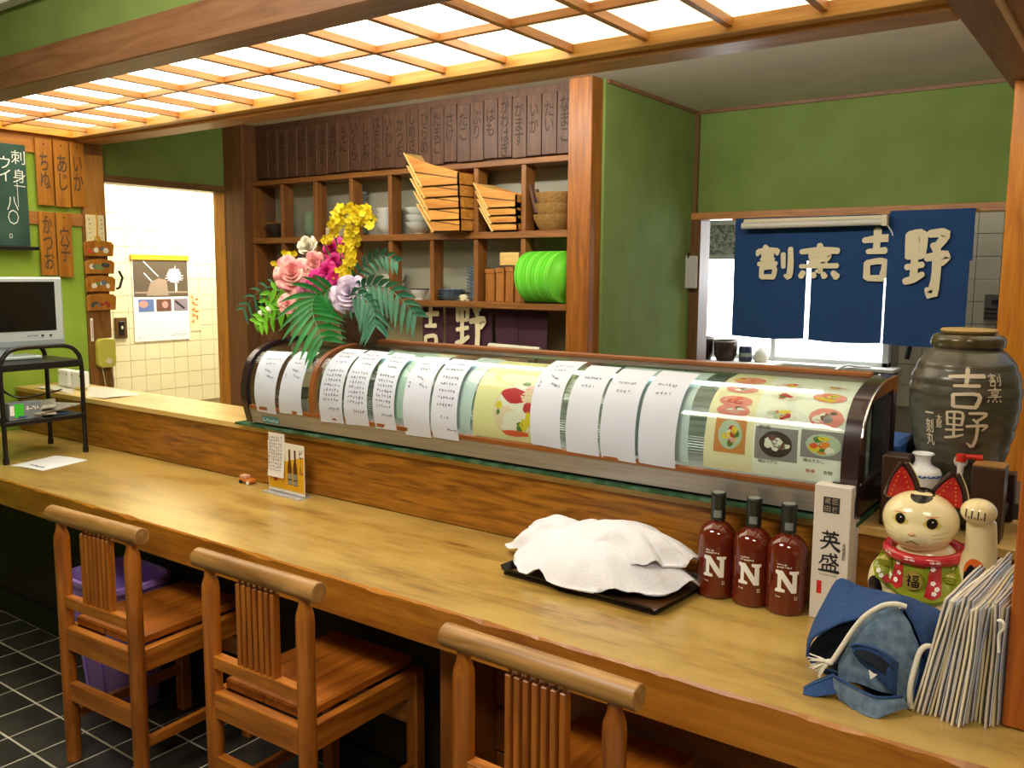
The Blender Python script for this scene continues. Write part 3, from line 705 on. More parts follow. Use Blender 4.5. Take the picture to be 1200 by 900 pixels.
# pots on the sill shelf
sf = tag(box('kitchen_shelf', (-2.12, 4.25, 1.045), (-1.5, 4.49, 1.06), mat('kitchen_shelf_white', '#c9c2b0', .5), bevel=.003), 'pale shelf under the kitchen window carrying two pots', 'shelf')
for i, (x, r, h, c) in enumerate(((-1.90, .058, .115, '#2c1d1a'), (-1.775, .062, .105, '#3a2522'))):
    t = thing('pot', ['darker brown pot at the left end of the kitchen sill', 'larger brown pot beside the small blue jar on the sill'][i], 'pot', (x, 4.36, 1.06))
    MB().lathe([(r*.7, 0), (r*.95, h*.3), (r, h*.8), (r*.9, h), (r*.8, h), (r*.85, h*.5), (.001, h*.1)], (x, 4.36, 1.06), caps=False).build('body', mat('pot_brown_%d' % i, c, .35), t, smooth=50)
    MB().lathe([(r*.98, h*.9), (r*1.04, h*.96), (r*.98, h*1.02)], (x, 4.36, 1.06), caps=False).build('rim', mat('pot_rim', '#8d8378', .4), t, smooth=50)
t = thing('jar', 'small dark blue jar at the right of the brown pots', 'jar', (-1.675, 4.38, 1.06))
MB().lathe([(.03, 0), (.034, .005), (.034, .07), (.03, .078), (.001, .08)], (-1.675, 4.38, 1.06)).build('body', mat('navy_glaze', '#2b3550', .3), t, smooth=50)
MB().lathe([(.0345, .025), (.0345, .045)], (-1.675, 4.38, 1.06), caps=False).build('band', M_chinab, t)
tag(MB().lathe([(.03, 0), (.04, .02), (.03, .05), (.012, .075), (.001, .078)], (-1.60, 4.40, 1.06)).build('plastic_bag', mat('milky_plastic', '#d7d2c4', .4), smooth=60), 'small crumpled pale bag on the sill beside the blue jar', 'bag')
tag(MB().tube(curve([(-1.23, 4.515, 1.057), (-1.25, 4.485, 1.03), (-1.20, 4.49, 1.06), (-1.15, 4.51, 1.057), (-1.09, 4.52, 1.057)]), .006, 8).build('cable', M_white, smooth=60), 'looped white cable under the kitchen window', 'cable')
tag(box('grille', (-1.56, 4.60, 1.0), (-1.40, 4.65, 1.03), M_black), 'small dark vent slot under the left of the kitchen window', 'vent')
tag(MB().tube([(-.93, 4.62, 1.27), (-.93, 4.60, 1.19), (-.945, 4.60, 1.10)], .012, 8).build('ladle', M_black, smooth=60), 'dark ladle handle hanging on the kitchen tiles below the curtain', 'ladle')
t = thing('control_panel', 'dark switch panel on the kitchen tiles right of the indigo curtain', 'switch', (-.55, 4.63, 1.32))
box('plate', (-.63, 4.63, 1.30), (-.50, 4.65, 1.42), mat('panel_grey', '#4a443c', .4), t, bevel=.002); box('button_row', (-.60, 4.625, 1.375), (-.53, 4.632, 1.395), M_black, t)
for i in range(3): box('slot', (-.625, 4.626, 1.31+.02*i), (-.505, 4.631, 1.316+.02*i), M_black, t)
tag(MB().grid(cloth(-.49, -.43, 1.24, 1.50, 4.2, .01, 60, 1), 8, 8, .003).build('dishcloth', M_cream, smooth=70), 'cream dishcloth hanging behind the kitchen curtain beside the post', 'cloth')

# ------------------------------------------------------------------ left wall
for i, (y0, y1, z0, z1, wd) in enumerate(((1.897, 1.966, 1.774, 2.05, 'ちぬ'), (1.972, 2.038, 1.771, 2.05, 'あじ'), (2.044, 2.104, 1.776, 2.05, 'いか'), (1.896, 1.962, 1.479, 1.747, 'かつお'), (1.968, 2.032, 1.472, 1.747, '穴子'))):
    t = thing('menu_plaque', ['amber wooden plaque carved ちぬ in the upper trio', 'amber wooden plaque carved あじ, middle of the upper trio', 'amber wooden plaque carved いか beside the corner post', 'amber wooden plaque carved かつお, left of the lower pair', 'amber wooden plaque carved 穴子, right of the lower pair'][i], 'sign', (-3.83, (y0+y1)/2, z0), 'carved amber plaques on the left wall')
    box('board', (-3.838, y0, z0), (-3.826, y1, z1), W_plaq, t, bevel=.0015)
    lettering('lettering', t, wd, .042, .075*len(wd), plane((-3.8255, (y0+y1)/2, (z0+z1)/2+.005), (0, 1, 0), (0, 0, 1)), mat('faded_ink', '#54412f', .7), True, .012)
    MB().cyl((-3.827, (y0+y1)/2, z1-.022), (-3.824, (y0+y1)/2, z1-.022), .003, n=8).build('nail', M_ink, t)
t = thing('chalkboard', 'green chalkboard with white chalk writing and a dark tray, left edge', 'chalkboard', (-3.84, 1.6, 1.585))
box('board', (-3.838, 1.30, 1.60), (-3.822, 1.853, 2.012), mat('chalk_green', '#23443a', .8, c2='#3a5a50', nscale=7, detail=8, lo=.4, hi=.75), t, bevel=.002)
box('tray', (-3.838, 1.28, 1.583), (-3.79, 1.872, 1.598), M_black, t, bevel=.002)
M_chalk = mat('chalk', '#dfe6df', .9)
CH = lambda y, z: (lambda u, v: Vector((-3.8215, y+u, z+v)))
lettering('chalk_writing', t, '刺', .055, .055, CH(1.822, 1.96), M_chalk, bold=-.004)
lettering('chalk_writing', t, '身', .05, .055, CH(1.822, 1.885), M_chalk, bold=-.004)
lettering('chalk_writing', t, 'ウイ', .05, .10, CH(1.765, 1.91), M_chalk, True, -.004)
lettering('chalk_writing', t, '八〇。', .045, .17, CH(1.79, 1.715), M_chalk, True, -.004)
rnd = random.Random(3)
shape2d('chalk_writing', t, scrawl([(1.70, 1.96, 5, 0, -.06), (1.64, 1.96, 5, 0, -.06), (1.58, 1.96, 5, 0, -.06)], .04, rnd, .08)+[stroke(1.80, 1.845, 1.845, 1.843, .003), stroke(1.812, 1.87, 1.812, 1.76, .002)], lambda u, v: Vector((-3.8213, u, v)), M_chalk)
# charm with cord and the four votive tablets below it
t = thing('paper_charm', 'cream paper charm with a gold cord on the corner post', 'charm', (-3.82, 2.135, 1.63))
box('paper', (-3.826, 2.095, 1.628), (-3.820, 2.178, 1.745), M_off, t, bevel=.001)
MB().tube(curve([(-3.816, 2.14, 1.755), (-3.816, 2.142, 1.70), (-3.815, 2.14, 1.65), (-3.814, 2.15, 1.625)]), .003, 6).build('cord', mat('gold_cord', '#c79a1c', .5), t, smooth=60)
MB().tube([(-3.815, 2.14+.012*math.cos(a*PI/8), 1.64+.012*math.sin(a*PI/8)) for a in range(16)], .0025, 6, closed=True).build('knot', MATS['gold_cord'], t, smooth=60)
shape2d('print', t, scrawl([(2.11, 1.725, 5, 0, -.02), (2.165, 1.725, 5, 0, -.02)], .01, rnd), lambda u, v: Vector((-3.8195, u, v)), M_inkblue)
pal = ['#c9482a', '#5f6d78', '#e3dccb', '#3f4a4d', '#9c3b28', '#6d8f5a', '#d8d2c6']
PM = [mat('votive_paint_%d' % i, c, .6) for i, c in enumerate(pal)]
for i, (z0, z1) in enumerate(((1.565, 1.635), (1.487, 1.553), (1.408, 1.480), (1.325, 1.400))):
    t = thing('votive_tablet', 'painted wooden votive tablet on the corner post, '+['topmost with a red sun', 'second from the top', 'third from the top', 'lowest of four'][i], 'tablet', (-3.82, 2.14, z0), 'votive tablets on the corner post')
    MB().prism([(-3.830, 2.083, z0), (-3.830, 2.212, z0), (-3.830, 2.218, z1-.018), (-3.830, 2.205, z1-.006), (-3.830, 2.15, z1), (-3.830, 2.095, z1-.006), (-3.830, 2.08, z1-.018)], (.012, 0, 0)).build('board', W_plaq, t, bevel=.001)
    for q in range(6):
        shape2d('painting', t, [disc(2.11+.014*q+rnd.uniform(-.005, .005), z0+.028+rnd.uniform(-.008, .012), rnd.uniform(.008, .014), rnd.uniform(.006, .013), 10)], lambda u, v, q=q: Vector((-3.8174+.0001*q, u, v)), PM[0] if (i == 0 and q == 0) else PM[rnd.randint(1, 6)])
t = thing('wall_phone', 'rounded yellow green intercom with a round button on the corner post', 'intercom', (-3.82, 2.155, 1.07))
P = [(-3.834, 2.155+.042*max(-1, min(1, 1.35*math.cos(a*PI/12))), 1.132+.066*max(-1, min(1, 1.18*math.sin(a*PI/12)))) for a in range(24)]
MB().prism(P, (.03, 0, 0)).build('body', mat('phone_yellow', '#c6c152', .35), t, smooth=40, bevel=.004)
MB().lathe([(.014, 0), (.014, .004), (.001, .005)], (-3.8045, 2.16, 1.095), axis='x').build('button', M_cream, t)
MB().tube(curve([(-3.83, 2.14, 1.07), (-3.82, 2.145, 1.0), (-3.83, 2.16, .93)]), .0022, 6).build('cord', M_cream, t, smooth=60)
MB().tube(curve([(-3.83, 2.185, 1.07), (-3.82, 2.188, 1.0), (-3.83, 2.19, .93)]), .0022, 6).build('cord', M_cream, t, smooth=60)
t = thing('thermometer', 'slim pale thermometer strip on the corner post above the intercom', 'thermometer', (-3.83, 2.103, 1.19))
box('strip', (-3.834, 2.097, 1.186), (-3.828, 2.108, 1.29), M_white, t, bevel=.001); box('scale', (-3.828, 2.101, 1.2), (-3.8275, 2.104, 1.28), M_red, t)
tag(MB().tube([(-3.80, 2.225, 1.50), (-3.79, 2.235, 1.47), (-3.80, 2.225, 1.425), (-3.80, 2.21, 1.42)], .006, 8).build('coat_hook', M_black, smooth=60), 'black coat hook on the edge of the doorway', 'hook')
# corridor: calendar and switch
t = thing('calendar', 'wall calendar with a fireworks picture and three small photos on the tiles', 'calendar', (-4.6, 2.94, 1.1))
box('sheet', (-4.603, 2.77, 1.105), (-4.599, 3.12, 1.57), M_white, t)
box('binding', (-4.604, 2.762, 1.562), (-4.594, 3.128, 1.592), mat('gold_binding', '#d3a02c', .4), t, bevel=.002)
F = lambda d: (lambda u, v: Vector((-4.5985+d, u, v)))
shape2d('picture', t, [rect(2.775, 1.355, 3.118, 1.562)], F(0), mat('night_brown', '#5d5140', .6))
M_pw = mat('print_white', '#f7f3ec', .6)
shape2d('picture', t, [stroke(3.03+.02*math.cos(a*.35), 1.475+.02*math.sin(a*.35), 3.03+random.uniform(.045, .068)*math.cos(a*.35), 1.475+random.uniform(.04, .058)*math.sin(a*.35), .004) for a in range(18)]+[disc(3.03, 1.475, .045, .04)]+[stroke(2.84, 1.555, 2.93, 1.47, .006), stroke(2.84, 1.49, 2.89, 1.44, .006), stroke(3.04, 1.43, 3.04, 1.375, .012)], F(.0002), M_pw)
shape2d('picture', t, [[(2.85, 1.362), (2.88, 1.44), (2.93, 1.46), (2.98, 1.45), (2.99, 1.362)], rect(2.78, 1.375, 3.115, 1.385)], F(.0003), mat('castle_grey', '#9c8a78', .6))
shape2d('picture', t, [rect(2.80, 1.272, 2.895, 1.342)], F(.0002), mat('photo_blue', '#5d74a8', .6)); shape2d('picture', t, [disc(2.83, 1.315, .028, .02)], F(.0003), mat('photo_pink', '#c98f86', .6))
shape2d('picture', t, [rect(2.91, 1.272, 3.005, 1.342)], F(.0002), mat('photo_brown', '#6d4a3e', .6)); shape2d('picture', t, [disc(2.965, 1.31, .02, .02)], F(.0003), MATS['photo_pink'])
shape2d('picture', t, [rect(3.02, 1.272, 3.112, 1.342)], F(.0002), mat('photo_grey', '#8b7f8a', .6)); shape2d('picture', t, [stroke(3.03, 1.33, 3.09, 1.285, .012)], F(.0003), M_ink)
shape2d('print', t, scrawl([(2.80, 1.125, 2, .02, 0), (3.0, 1.135, 6, .018, 0)], .01, rnd), F(.0002), M_inkblue)
t = thing('paper_strip', 'narrow paper strip with orange characters right of the calendar', 'paper', (-4.6, 3.16, 1.15))
box('paper', (-4.603, 3.13, 1.15), (-4.601, 3.20, 1.37), M_off, t)
shape2d('print', t, scrawl([(3.15, 1.35, 5, 0, -.035), (3.175, 1.34, 4, 0, -.035)], .028, rnd, .2), lambda u, v: Vector((-4.6005, u, v)), mat('orange_ink', '#c8761c', .6))
t = thing('light_switch', 'dark framed light switch on the cream tiles beside the corner post', 'switch', (-4.6, 2.69, 1.13))
box('plate', (-4.604, 2.655, 1.13), (-4.594, 2.725, 1.247), mat('bronze_plate', '#6f5430', .35, metal=.5), t, bevel=.003); box('rocker', (-4.594, 2.675, 1.15), (-4.588, 2.705, 1.225), M_black, t, bevel=.002); MB().ell((-4.588, 2.69, 1.19), (.003, .007, .01), 10, 6).build('lamp', M_cream, t)
BACK = False

# ------------------------------------------------------------------ glass display case
PR = [(2.045, .955), (2.030, 1.01), (2.022, 1.06), (2.028, 1.12), (2.05, 1.175), (2.09, 1.212), (2.15, 1.235), (2.22, 1.246), (2.30, 1.249), (2.36, 1.247)]
SL = [0]
for i in range(9): SL.append(SL[-1]+math.hypot(PR[i+1][0]-PR[i][0], PR[i+1][1]-PR[i][1]))
def CS(x, s, off=0):
    """point on the curved front: x along the case, s up the curve, off outward"""
    i = 0
    while i < 8 and s > SL[i+1]: i += 1
    u = (s-SL[i])/(SL[i+1]-SL[i])
    g = lambda k: Vector((0, *PR[min(max(k, 0), 9)]))
    a, b, c, d = g(i-1), g(i), g(i+1), g(i+2)
    p = .5*((2*b)+(c-a)*u+(2*a-5*b+4*c-d)*u*u+(3*b-a-3*c+d)*u**3)
    t = (.5*((c-a)+2*(2*a-5*b+4*c-d)*u+3*(3*b-a-3*c+d)*u*u)).normalized()
    return Vector((x, p.y, p.z)) + Vector((0, -t.z, t.y))*off
def glass_mat():
    m = bpy.data.materials.new('case_glass'); m.use_nodes = True; n = m.node_tree; n.nodes.clear()
    o = n.nodes.new('ShaderNodeOutputMaterial'); a = n.nodes.new('ShaderNodeBsdfTransparent'); g = n.nodes.new('ShaderNodeBsdfGlossy')
    a.inputs[0].default_value = (.93, .97, .95, 1); g.inputs['Roughness'].default_value = .03
    f = n.nodes.new('ShaderNodeFresnel'); ge = n.nodes.new('ShaderNodeNewGeometry'); mr = n.nodes.new('ShaderNodeMapRange')
    mr.inputs[3].default_value = 1.38; mr.inputs[4].default_value = 1/1.38
    n.links.new(ge.outputs['Backfacing'], mr.inputs[0]); n.links.new(mr.outputs[0], f.inputs[0]); x = n.nodes.new('ShaderNodeMixShader')
    n.links.new(f.outputs[0], x.inputs[0]); n.links.new(a.outputs[0], x.inputs[1]); n.links.new(g.outputs[0], x.inputs[2]); n.links.new(x.outputs[0], o.inputs[0])
    return m
M_glass = glass_mat()
M_cap = mat('maroon_plastic', '#2e1d22', .25, coat=.4)
M_orange = mat('amber_trim', '#7f4720', .4, c2='#975a2a', nscale=5)
M_inside = mat('case_interior', '#6f7566', .45, c2='#8a8f7e', nscale=6, stretch=(1, 1, 12))
dc = thing('display_case', 'long curved glass sushi display case standing on the raised counter', 'display case', (-1.58, 2.2, .944))
XL, XR = -2.665, -.50
box('base', (XL+.01, 2.06, .944), (XR-.01, 2.36, .962), M_black, dc)
MB().grid(lambda u, v: CS(XL+.02+(XR-.037-XL-.02)*u, .0+.055*v, .004), 4, 4, .012).build('steel_rail', M_steel, dc, smooth=60)
MB().grid(lambda u, v: CS(XL+.03+(XR-.04-XL-.03)*u, .056+.012*v, .007), 4, 2, .012).build('amber_rail', M_orange, dc, smooth=60)
MB().grid(lambda u, v: CS(XL+.02+(XR-.035-XL-.02)*u, .062+.42*v, 0), 4, 40, .004).build('curved_glass', M_glass, dc, smooth=80)
def cap(x0, x1, off):
    n = 40; out = [CS(0, .53*i/n, off) for i in range(n+1)]; inn = [CS(0, .53*i/n, off-.02) for i in range(n+1)]
    mb = MB(); vs = []
    for p in out: vs += [(x0, p.y, p.z), (x1, p.y, p.z)]
    for p in inn: vs += [(x0, p.y, p.z), (x1, p.y, p.z)]
    m = n+1; fs = []
    for i in range(n):
        a = 2*i; b = 2*m+2*i
        fs += [(a, a+1, a+3, a+2), (b, b+2, b+3, b+1), (a, a+2, b+2, b), (a+1, b+1, b+3, a+3)]
    fs += [(0, 2*m, 2*m+1, 1), (2*n, 2*n+1, 2*m+2*n+1, 2*m+2*n)]
    return mb.add(vs, fs)
cap(XL-.006, XL+.022, .008).build('end_cap', M_cap, dc, smooth=40)
cap(XR-.038, XR, .008).build('end_cap', M_cap, dc, smooth=40)
cap(-2.312, -2.290, .003).build('mullion', M_orange, dc, smooth=40)
# right side wall: frame with a small window
box('side_frame', (XR-.02, 2.04, .955), (XR-.002, 2.36, 1.03), M_cap, dc, bevel=.003)
box('side_frame', (XR-.02, 2.315, 1.03), (XR-.002, 2.36, 1.245), M_cap, dc, bevel=.003)
box('side_frame', (XR-.02, 2.04, 1.03), (XR-.002, 2.085, 1.17), M_cap, dc, bevel=.003)
MB().prism([(XR-.02, 2.06, 1.17), (XR-.02, 2.085, 1.17), (XR-.02, 2.13, 1.212), (XR-.02, 2.32, 1.222), (XR-.02, 2.32, 1.244), (XR-.02, 2.15, 1.232), (XR-.02, 2.09, 1.20)], (.018, 0, 0)).build('side_frame', M_cap, dc)
box('side_glass', (XR-.012, 2.08, 1.03), (XR-.009, 2.32, 1.215), M_glass, dc)
MB().tube([CS(XR+.001, s_, .006) for s_ in [SL[3]+.02+.36*i/20*.9 for i in range(21)]], .0028, 6).build('edge_highlight', mat('highlight_metal', '#e8e8ea', .1, metal=1), dc, smooth=60)  # highlight on the end cap's edge, modelled as a bright metal line
box('side_glass', (XL+.004, 2.06, .97), (XL+.008, 2.33, 1.20), M_glass, dc)
box('top_trim', (-2.30, 2.288, 1.2485), (XR-.05, 2.316, 1.262), M_orange, dc, bevel=.003)
box('top_panel', (XL+.02, 2.30, 1.235), (XR-.02, 2.362, 1.2485), M_steel, dc)
box('rear_frame', (XL+.01, 2.345, .962), (XR-.02, 2.362, 1.235), M_cap, dc)
for i in range(4): box('sliding_door', (XL+.04+.52*i, 2.335, .97), (XL+.55+.52*i, 2.344, 1.23), M_inside, dc)
box('floor_tray', (XL+.02, 2.06, .964), (XR-.03, 2.33, .99), M_steel, dc)
for i in range(7): MB().cyl((XL+.03, 2.09+.035*i, 1.045), (XR-.06, 2.09+.035*i, 1.045), .0022, n=6).build('rack_wire', M_steel, dc)
for i in range(6): MB().cyl((XL+.03, 2.20+.02*i, 1.13), (XR-.06, 2.20+.02*i, 1.13), .0022, n=6).build('rack_wire', M_steel, dc)
mb = MB()
for i in range(26): mb.box((-2.66+.0+.014*i, 2.10, 1.052), (-2.655+.014*i, 2.30, 1.056))
mb.build('bamboo_mat', mat('bamboo', '#4d4a38', .6), dc, kind='stuff')
MB().cyl((-2.2, 2.13, 1.222), (-.62, 2.13, 1.222), .006, n=8).build('lamp_tube', mat('case_tube', '#eafff0', .4, emit=2.2), dc)
shape2d('maker_label', dc, [rect(-2.582, .008, -2.487, .034)], lambda x, s_: CS(x, s_, .0052), mat('label_blue', '#3c86a0', .5))
shape2d('maker_label', dc, scrawl([(-2.572, .021, 8, .011, 0)], .013, random.Random(5), .2), lambda x, s_: CS(x, s_, .0056), mat('label_pale', '#b9dbe2', .5))

# hand-written sheets hanging over the glass
M_sheet = mat('menu_sheet', '#cdd5ea', .75)
rnd = random.Random(11)
def sheet(nm, P, off, m, label, cat='paper', group=None, curl=.004, parent=None):
    """P = four (x, s) corners: top left, top right, bottom right, bottom left"""
    def fn(u, v):
        a = [P[3][k]+(P[2][k]-P[3][k])*u for k in (0, 1)]; b = [P[0][k]+(P[1][k]-P[0][k])*u for k in (0, 1)]
        x = a[0]+(b[0]-a[0])*v; s_ = a[1]+(b[1]-a[1])*v
        o = off + (curl*(noise.noise(Vector((x*14, s_*9, 3)))+.5)*(1-v)**2 if curl else 0)
        return x, s_, o
    o = MB().grid(lambda u, v: CS(*fn(u, v)), 8, 24, .0006).build(nm, m, parent, smooth=80)
    if not parent: tag(o, label, cat, group)
    elif label: o['label'] = label
    return o, (lambda u, v, d=0: (lambda q: CS(q[0], q[1], q[2]+d))(fn(u, v)))
def marks(parent, F, lines, size, m, pen=.16):
    polys = scrawl(lines, size, rnd, pen)
    asp = .45
    return shape2d('writing', parent, polys, lambda a, b: F(a, b, .0007), m)
SH = [([(-2.599, .277), (-2.466, .281), (-2.489, .046), (-2.592, .048)], 'leftmost of all, with short blue notes', 0),
 ([(-2.437, .288), (-2.338, .294), (-2.348, .057), (-2.467, .056)], 'second from the left end of the case', 0),
 ([(-2.248, .286), (-2.145, .288), (-2.145, .049), (-2.255, .046)], 'just right of the amber mullion, full of lines', 1),
 ([(-2.135, .289), (-2.037, .283), (-2.027, .053), (-2.135, .049)], 'second to the right of the amber mullion', 1),
 ([(-2.015, .286), (-1.919, .279), (-1.906, .052), (-1.998, .051)], 'third to the right of the amber mullion, densely written', 1),
 ([(-1.876, .274), (-1.771, .276), (-1.761, .046), (-1.87, .044)], 'with few lines, left of the last lined sheet', 0),
 ([(-1.759, .274), (-1.66, .272), (-1.652, .049), (-1.754, .05)], 'just left of the yellow sashimi board', 2),
 ([(-1.406, .324), (-1.305, .334), (-1.286, .07), (-1.385, .072)], 'covering the right edge of the sashimi picture', 0),
 ([(-1.276, .305), (-1.179, .305), (-1.166, .064), (-1.269, .066)], 'first of the three nearly blank ones', 3),
 ([(-1.169, .296), (-1.065, .298), (-1.056, .06), (-1.159, .062)], 'middle of the three nearly blank ones', 3),
 ([(-1.053, .306), (-.943, .301), (-.945, .061), (-1.047, .064)], 'last of the three nearly blank ones, before the food posters', 3)]
for i, (P, lb, k) in enumerate(SH):
    P = [(x, s_+(.05 if j < 2 and i > 1 else 0)) for j, (x, s_) in enumerate(P)]
    o, F = sheet('menu_sheet', P, .0065, M_sheet, 'white handwritten menu sheet '+lb, group='handwritten sheets over the case glass')
    tilt = .0
    if k == 0: L = [(.30, .84, 6, .10, 0), (.36, .76, 4, .10, 0), (.40, .66, 4, .07, -.01), (.14, .58, 2, 0, -.04), (.55, .57, 4, .08, -.01)]
    elif k == 1: L = [(.2, .88, 6, .11, 0), (.25, .80, 6, .10, 0), (.35, .72, 5, .1, 0)]+[(.2, .60-.055*j, 6, .12, 0) for j in range(7)]+[(.45, .17, 5, .1, 0)]
    elif k == 2: L = [(.3, .88, 5, .10, 0), (.2, .79, 7, .10, 0)]+[(.25, .68-.075*j, 6, .11, 0) for j in range(5)]+[(.4, .25, 3, .12, 0), (.65, .12, 4, .09, 0)]
    else: L = [(.25, .74, 6, .09, 0), (.3, .64, 4, .11, 0)]
    shape2d('writing', o, [[(x, y*.42+.5*(1-.42)) for x, y in p] for p in scrawl([(a, (b-.29)/.42, n, dx, dy/.42) for a, b, n, dx, dy in L], .075, rnd, .17)], lambda a, b, F=F: F(a, b, .0008), M_inkblue if k in (0, 3) else M_ink)
# translucent pale sheets and boards behind the glass
M_pale = mat('pale_green_sheet', '#bcd6cf', .6); M_pale2 = mat('pale_blue_sheet', '#c9dbe4', .6)
for P, m, lb in (([(-2.10, .40), (-1.80, .40), (-1.86, .09), (-1.96, .09)], M_pale, 'pale green sheet inside the case behind the lined sheets'),
                 ([(-1.70, .40), (-1.60, .39), (-1.617, .08), (-1.70, .08)], M_pale2, 'pale blue sheet inside the case left of the sashimi board'),
                 ([(-1.20, .42), (-.93, .42), (-.915, .075), (-1.10, .075)], M_pale2, 'pale blue sheet inside the case left of the food posters')):
    sheet('backing_sheet', P, -.008, m, lb, curl=0)
def blob(parent, F, cx, cy, rx, ry, m, d, n=12, asp=None, jag=.25, name='printed_food'):
    P = [(cx+rx*(1+rnd.uniform(-jag, jag))*math.cos(2*PI*k/n), cy+ry*(1+rnd.uniform(-jag, jag))*math.sin(2*PI*k/n)) for k in range(n)]
    return shape2d(name, parent, [P], lambda a, b: F(a, b, d+.0004), m, cut=.03)
o, F = sheet('sashimi_board', [(-1.60, .375), (-1.30, .38), (-1.30, .068), (-1.605, .068)], -.007, mat('cream_board_print', '#ece5b0', .6), 'cream board printed with a plate of sashimi inside the case', 'poster', curl=0)
FC = {k: mat('food_'+k, c, .6) for k, c in dict(tuna='#c22a38', salmon='#e0582c', squid='#e9d3ba', shrimp='#e58a82', lemon='#e2cb2e', leaf='#4f7a2e', roe='#e8862a', plate='#8f2d22', white='#ece7df', pink='#e3a4a0', brown='#6a4136', dark='#3b2a2c', wood='#d28a4c', grey='#8c868c', celadon='#b9c9b4').items()}
blob(o, F, .505, .31, .26, .28, FC['squid'], .0006, 20, jag=.04); blob(o, F, .505, .31, .235, .25, FC['white'], .0008, 20, jag=.03)
for a, b, r1, r2, k in ((.44, .45, .12, .075, 'tuna'), (.50, .41, .10, .05, 'tuna'), (.40, .24, .13, .10, 'squid'), (.46, .20, .09, .09, 'white'), (.62, .44, .08, .07, 'squid'), (.66, .50, .10, .07, 'pink'), (.30, .34, .035, .04, 'lemon'), (.56, .15, .04, .05, 'leaf'), (.61, .17, .045, .06, 'lemon'), (.68, .24, .06, .09, 'lemon'), (.50, .08, .16, .03, 'salmon'), (.64, .34, .07, .05, 'tuna'), (.56, .57, .05, .025, 'leaf'), (.30, .27, .02, .03, 'leaf')):
    blob(o, F, a, b, r1, r2, FC[k], .001+.0001*rnd.random())
for j in range(7): shape2d('printed_food', o, [stroke(.36+.03*j, .40, .34+.03*j, .50, .006)], lambda a, b: F(a, b, .0013), FC['pink'])
def picture(o, F, cx, cy, rx, ry, base, ks, back=None, n=13):
    if back: shape2d('printed_picture', o, [rect(cx-rx*1.3, cy-ry*1.25, cx+rx*1.3, cy+ry*1.25)], lambda a, b: F(a, b, .0006), FC[back], cut=.03)
    blob(o, F, cx, cy, rx, ry, FC[base], .0007, 20, jag=.03)
    for j in range(n):
        a = rnd.uniform(0, 2*PI); q = rnd.uniform(0, .62)
        blob(o, F, cx+rx*q*math.cos(a), cy+ry*q*math.sin(a), rx*rnd.uniform(.18, .34), ry*rnd.uniform(.18, .34), FC[ks[j % len(ks)]], .0009+.00003*j, 9)
M_post = mat('poster_white', '#f1f3ef', .5); M_postc = mat('poster_cream', '#f0e8c6', .5)
o, F = sheet('food_poster', [(-.872, .44), (-.762, .44), (-.748, .072), (-.874, .072)], -.007, M_postc, 'cream food poster in the case with an orange framed salad picture', 'poster', curl=0)
picture(o, F, .53, .25, .25, .10, 'celadon', ['lemon', 'leaf', 'tuna', 'lemon', 'pink', 'white'], 'wood', 16)
for y, ks in ((.80, ['salmon', 'lemon', 'pink']), (.64, ['pink', 'brown', 'white']), (.50, ['tuna', 'pink', 'salmon']), (.42, ['pink', 'brown', 'white'])):
    picture(o, F, .52, y, .36, .05 if y < .7 else .075, 'shrimp', ks, None, 10)
o, F = sheet('food_poster', [(-.762, .44), (-.655, .44), (-.638, .072), (-.748, .072)], -.007, M_post, 'white food poster in the case with a dark plate of oysters at the bottom', 'poster', curl=0)
picture(o, F, .45, .76, .33, .05, 'white', ['salmon', 'lemon', 'pink']); picture(o, F, .55, .60, .33, .055, 'white', ['tuna', 'tuna', 'white', 'leaf']); picture(o, F, .55, .42, .34, .065, 'white', ['lemon', 'tuna', 'celadon', 'lemon']); picture(o, F, .52, .22, .36, .085, 'dark', ['white', 'grey', 'white', 'brown'], 'grey', 16)
lettering('printed_text', o, '前菜', .26, .025, lambda a, b: F(.25+a, .325+b, .001), M_ink); lettering('printed_text', o, '鍋はマグロ', .42, .024, lambda a, b: F(.35+a, .10+b, .001), M_ink)
o, F = sheet('food_poster', [(-.655, .44), (-.552, .44), (-.532, .072), (-.638, .072)], -.007, M_post, 'white food poster beside the maroon end of the case, grilled dishes', 'poster', curl=0)
picture(o, F, .5, .78, .33, .04, 'white', ['pink', 'lemon', 'brown']); picture(o, F, .5, .62, .38, .06, 'shrimp', ['lemon', 'salmon', 'lemon', 'leaf']); picture(o, F, .55, .43, .38, .08, 'shrimp', ['brown', 'pink', 'white', 'grey']); picture(o, F, .55, .25, .38, .07, 'celadon', ['roe', 'white', 'salmon', 'leaf', 'lemon'], 'grey', 16)
lettering('printed_text', o, '鍋はきのこ', .46, .024, lambda a, b: F(.35+a, .145+b, .001), M_ink); lettering('printed_text', o, '刺身', .2, .024, lambda a, b: F(.28+a, .075+b, .001), M_red); lettering('printed_text', o, '吉野', .2, .024, lambda a, b: F(.66+a, .075+b, .001), M_ink)

